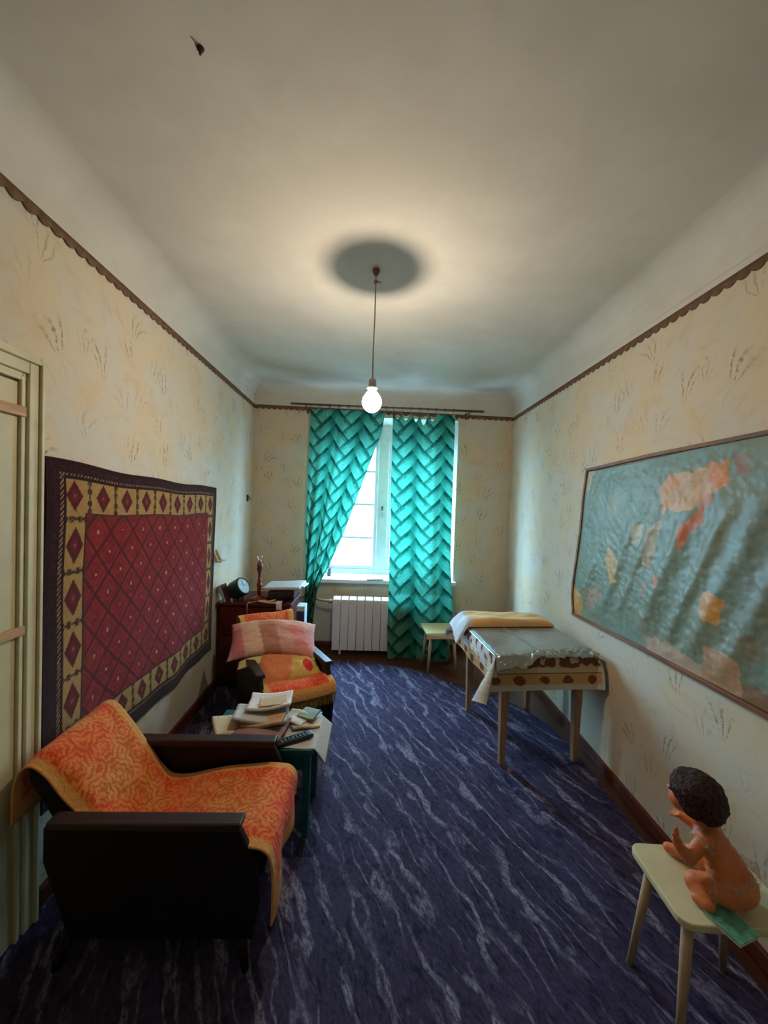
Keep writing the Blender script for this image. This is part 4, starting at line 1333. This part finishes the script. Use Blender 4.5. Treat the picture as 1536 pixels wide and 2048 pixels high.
M_FOIL = n.set(n.mix(n.noise(n.obj(), 10, 3), S(150, 152, 148), S(186, 188, 184)), n.math('ADD', .22, n.math('MULTIPLY', n.noise(n.obj(), 16), .22)), .5, .75)
fo = sheet('silver_film', np.stack([X, Yv, Z], -1), M_FOIL, thick=.0012, flip=True, full=True)
fo.location = TC; fo.rotation_euler = (0, 0, TR)
tag(fo, 'crinkled silvery film spread over the table top', 'film')
# folded cream blanket at the far end of the table
U, V = np.meshgrid(np.linspace(-1, 1, 90), np.linspace(-1, 1, 60))
pf = np.power(np.clip(1 - np.abs(U) ** 9, 0, 1), .5) * np.power(np.clip(1 - np.abs(V) ** 6, 0, 1), .45)
X = .325 * U * (1 - .03 * V) - .02; Y = .120 * V + .235
wr = (smooth_noise(U, V, 95, 3) - .5) * .014 + .006 * np.sin(V * 5 + U * 2.5)
Zt = TZ + .016 + (.048 + wr) * pf
# left end droops over the table side
lf = sstep(.86, 1.0, -U)
Zt = Zt - lf * (.045 + .06 * sstep(-.5, .9, -V)) ; X = X - lf * .035
Zb = np.where(lf > 0, Zt - .006, TZ + .0145)
Cc = np.empty(U.shape + (3,)); Cc[:] = lin((232, 206, 160))
put(.8 * sstep(.6, .95, -V), lin((214, 156, 92)))
put(.9 * sstep(.74, .84, -U), lin((196, 206, 220)))
P = np.concatenate([np.stack([X, Y, Zt], -1), np.stack([X, Y, Zb], -1)[::-1]], 0)
n = NT('cream_flannel'); n.bump(n.noise(n.obj(), 140, 3), .25, .003)
M_FLAN = n.set(n.attr(), .9, .1)
bo = sheet('folded_blanket', P, M_FLAN, col=np.concatenate([Cc, Cc[::-1]], 0))
bo.location = TC; bo.rotation_euler = (0, 0, TR)
tag(bo, 'folded cream blanket at the window end of the table', 'blanket')

# ------------------------------------------------------------------ stools
M_STLEG = wood('pale_stool_leg', S(168, 140, 108), S(194, 168, 134), .5, axis=2)
M_STTOP = plain('cream_stool_paint', S(214, 202, 160), .45, .35, var=.05)
def rounded(hx, hy, r, k=5):
    pts = []
    for cx_, cy_, a0 in ((hx - r, hy - r, 0), (-hx + r, hy - r, PI / 2), (-hx + r, -hy + r, PI), (hx - r, -hy + r, 1.5 * PI)):
        for i in range(k + 1):
            a = a0 + i / k * PI / 2
            pts.append((cx_ + r * math.cos(a), cy_ + r * math.sin(a)))
    return pts
def stool(loc, rz, hx, hy, h, splay, label, r=.03):
    s = empty('stool', loc, rz)
    tag(s, label, 'stool', 'wooden stools')
    MB().prism(rounded(hx, hy, r), h - .022, h, 'z').build('stool_top', M_STTOP, s, bevel=.004)
    f = MB()
    f.box(-hx + .05, hx - .05, -hy + .05, -hy + .065, h - .07, h - .022); f.box(-hx + .05, hx - .05, hy - .065, hy - .05, h - .07, h - .022)
    f.build('apron', M_STTOP, s)
    for x in (-1, 1):
        for y in (-1, 1):
            m = MB(); m.tube([(x * (hx - .05), y * (hy - .05), h - .022), (x * (hx - .05 + splay), y * (hy - .05 + splay), .006)], [.016, .0100], 10)
            m.build('leg', M_STLEG, s, smooth=True)
    return s
stool((.635, 3.52, 0), .08, .150, .145, .375, .03, 'small stool with a cloth by the curtain')
# cloth over it
P, Ug, Vg, dx, dy, drop = drape(.152, .147, .004, .004, .05, .05, .378, 60, 60, .3, .006, .012, 101)
P[..., 2] += .012 * (smooth_noise(Ug, Vg, 102, 12) - .5) * (np.maximum(dx, dy) > .02)
Cc = np.empty(Ug.shape + (3,)); Cc[:] = lin((206, 198, 150))
put(.8 * (dy > .01) * (Vg < 0), lin((214, 182, 146)))
sc_ = sheet('stool_cloth', P, M_FLAN, col=Cc); sc_.location = (.635, 3.52, 0); sc_.rotation_euler = (0, 0, .08)
tag(sc_, 'cream cloth laid over the small stool by the curtain', 'cloth')

stool((1.035, 1.115, 0), -.06, .165, .128, .40, .034, 'cream stool under the doll in the right foreground', .035)

# ------------------------------------------------------------------ doll
M_SKIN = plain('doll_vinyl', S(214, 122, 72), .5, .35, var=.08, scale=20)
n = NT('doll_hair')
hn = n.noise(n.vmath('MULTIPLY', n.obj(), (1, 1, .35)), 160, 3, .6)
n.bump(hn, .9, .01)
M_HAIR = n.set(n.mix(n.ramp(hn, .35, .65), S(34, 16, 12), S(74, 40, 30)), .6, .3)
DB = Vector((1.055, 1.06, .4003))
doll = empty('doll', DB)
doll.scale = (.85, .85, .85)
tag(doll, 'vinyl doll with brown hair sitting on the cream stool, seen from behind', 'doll')
F = Vector((-.62, .785, 0)); Rr = Vector((.785, .62, 0))      # facing, and across to its right-hand side
def dp(f, r, z): return F * f + Rr * r + Vector((0, 0, z))
def seg(m, a, b, ra, rb, k=7):
    a, b = Vector(a), Vector(b)
    for i in range(k + 1):
        t = i / k
        m.ball(a.lerp(b, t), ra * (1 - t) + rb * t, seg=12, rings=8)
body = MB()
hip = dp(0.0, 0, .062); waist = dp(.035, 0, .125); chest = dp(.07, 0, .175); neck = dp(.092, 0, .220); headc = dp(.118, 0, .290)
Mo = Matrix.Rotation(math.atan2(Rr.y, Rr.x), 4, 'Z')
body.ball(hip, (.082, .066, .060), Mo); body.ball(hip.lerp(waist, .5), (.074, .060, .055), Mo); body.ball(waist, (.066, .054, .05), Mo)
body.ball(waist.lerp(chest, .5), (.064, .050, .045), Mo); body.ball(chest, (.064, .046, .042), Mo)
seg(body, chest, neck, .035, .024); seg(body, neck, headc, .024, .030)
body.ball(headc, (.062, .066, .070), Mo); body.ball(headc + dp(.028, 0, -.025), (.052, .044, .044), Mo)      # cheeks
body.ball(headc + dp(.070, 0, -.012), .009)                                                                   # nose
for s in (-1, 1):
    body.ball(headc + dp(-.002, s * .062, -.012), (.010, .016, .018), Mo)                                     # ears
# arms: the left one reaches out with the hand raised
Ls = chest + dp(0, -.058, .016)
sh_l = Ls; el_l = Ls + dp(.030, -.045, -.058); ha_l = el_l + dp(.025, -.028, .040)
seg(body, sh_l, el_l, .024, .021); seg(body, el_l, ha_l, .021, .015)
body.ball(ha_l + dp(.004, 0, .012), (.013, .016, .018), Mo)
for q in range(4):
    b0 = ha_l + dp(.006, -.0165 + q * .011, .024); seg(body, b0, b0 + dp(.006, -.004 + q * .003, .020 + .004 * (q in (1, 2))), .0050, .0042, 4)
seg(body, ha_l + dp(.002, .014, .008), ha_l + dp(.010, .026, .018), .0052, .0042, 4)
sh_r = chest + dp(0, .058, .016); el_r = sh_r + dp(.030, .028, -.060); ha_r = el_r + dp(.055, -.006, .012)
seg(body, sh_r, el_r, .024, .021); seg(body, el_r, ha_r, .021, .015)
body.ball(ha_r + dp(.012, 0, .002), (.016, .014, .013), Mo)
for q in range(4):
    b0 = ha_r + dp(.022, -.0165 + q * .011, .002); seg(body, b0, b0 + dp(.019, -.003 + q * .002, -.005), .0050, .0042, 4)
seg(body, ha_r + dp(.010, -.012, .004), ha_r + dp(.020, -.024, .008), .005, .004, 4)
# legs: near one folded with the foot beside the hip, far one forward
for s, kn, ft in ((-1, (.085, -.070, .040), (.045, -.112, .022)), (1, (.115, .055, .045), (.165, .050, .024))):
    k0 = dp(0.01, s * .045, .050)
    seg(body, k0, dp(*kn), .045, .034); seg(body, dp(*kn), dp(*ft), .032, .022)
    toe = dp(*ft) + dp(.028, -.004 * s, -.002)
    seg(body, dp(*ft), toe, .022, .017, 4)
bo = body.build('body', M_SKIN, doll, smooth=True)
rm = bo.modifiers.new('remesh', 'REMESH'); rm.mode = 'VOXEL'; rm.voxel_size = .0028; rm.use_smooth_shade = True
sm = bo.modifiers.new('smooth', 'SMOOTH'); sm.factor = .5; sm.iterations = 4
# face
M_EYE = plain('doll_eye', S(40, 44, 60), .2, .6)
M_LIP = plain('doll_lip', S(176, 52, 50), .5)
for s in (-1, 1):
    MB().ball(headc + dp(.058, s * .026, .004), .009).build('eye', M_EYE, doll, smooth=True)
MB().ball(headc + dp(.066, 0, -.040), (.013, .006, .005), Mo).build('mouth', M_LIP, doll, smooth=True)
# hair: full cap that stands out at the nape
hr = MB()
hc = headc + dp(-.012, 0, .020)
hr.ball(hc, (.086, .076, .064), Mo, 24, 16)
hr.ball(hc + dp(-.034, 0, -.026), (.082, .052, .058), Mo, 20, 12)
hr.ball(hc + dp(.030, 0, .010), (.076, .050, .048), Mo, 20, 12)
for s in (-1, 1):
    hr.ball(hc + dp(-.006, s * .055, -.022), (.030, .048, .045), Mo, 16, 10)
ho = hr.build('hair', M_HAIR, doll, smooth=True)
rm = ho.modifiers.new('remesh', 'REMESH'); rm.mode = 'VOXEL'; rm.voxel_size = .004; rm.use_smooth_shade = True
tx = bpy.data.textures.new('hair_lumps', 'CLOUDS'); tx.noise_scale = .018
dm_ = ho.modifiers.new('lumps', 'DISPLACE'); dm_.texture = tx; dm_.strength = .012; dm_.mid_level = .5
# sheer white romper: frilly strap round the shoulder, band round hip and leg
n = NT('sheer_white_lace')
tr = n.node('ShaderNodeBsdfTransparent'); df = n.node('ShaderNodeBsdfDiffuse', {'Color': S(206, 176, 156)})
mx = n.node('ShaderNodeMixShader', {0: n.math('ADD', .15, n.math('MULTIPLY', n.ramp(n.noise(n.obj(), 120, 3), .45, .6), .5)), 1: tr.outputs[0], 2: df.outputs[0]})
n.t.links.new(mx.outputs[0], n.out.inputs[0])
def frill(name, c, ax, r1, r2, w, k=48):
    """wavy ring of lace around axis ax"""
    ax = Vector(ax).normalized(); e1 = ax.orthogonal().normalized(); e2 = ax.cross(e1)
    P = []
    for j in range(4):
        row = []
        for i in range(k + 1):
            a = 2 * PI * i / k
            rr_ = 1 + .06 * j / 3 * math.sin(a * 9)
            p = Vector(c) + (e1 * math.cos(a) * r1 + e2 * math.sin(a) * r2) * (rr_ + .04 * j) + ax * (w * (j / 3 - .5))
            row.append(tuple(p))
        P.append(row)
    return sheet(name, np.array(P), n.m, doll)
frill('lace_frill', sh_l.lerp(el_l, .12), el_l - sh_l, .032, .032, .022)
frill('lace_frill', sh_r.lerp(el_r, .12), el_r - sh_r, .032, .032, .022)
frill('lace_band', hip.lerp(waist, .35), waist - hip, .080, .080, .035)
frill('lace_frill', dp(.045, -.058, .046), dp(.075, -.025, -.01), .046, .046, .02)

# booklet under the doll, sticking out over the stool edge
bkl = empty('booklet', (.985, .995, .4006), .30)
tag(bkl, 'teal-green booklet sticking out over the front edge of the cream stool', 'booklet')
MB().box(-.036, .036, -.045, .040, 0, .010).build('pages', paper_mat('booklet_pages', S(196, 204, 188)), bkl)
MB().box(-.038, .038, -.047, .042, .010, .0115).build('cover', plain('teal_cover', S(92, 156, 136), .5, var=.3, scale=70), bkl)
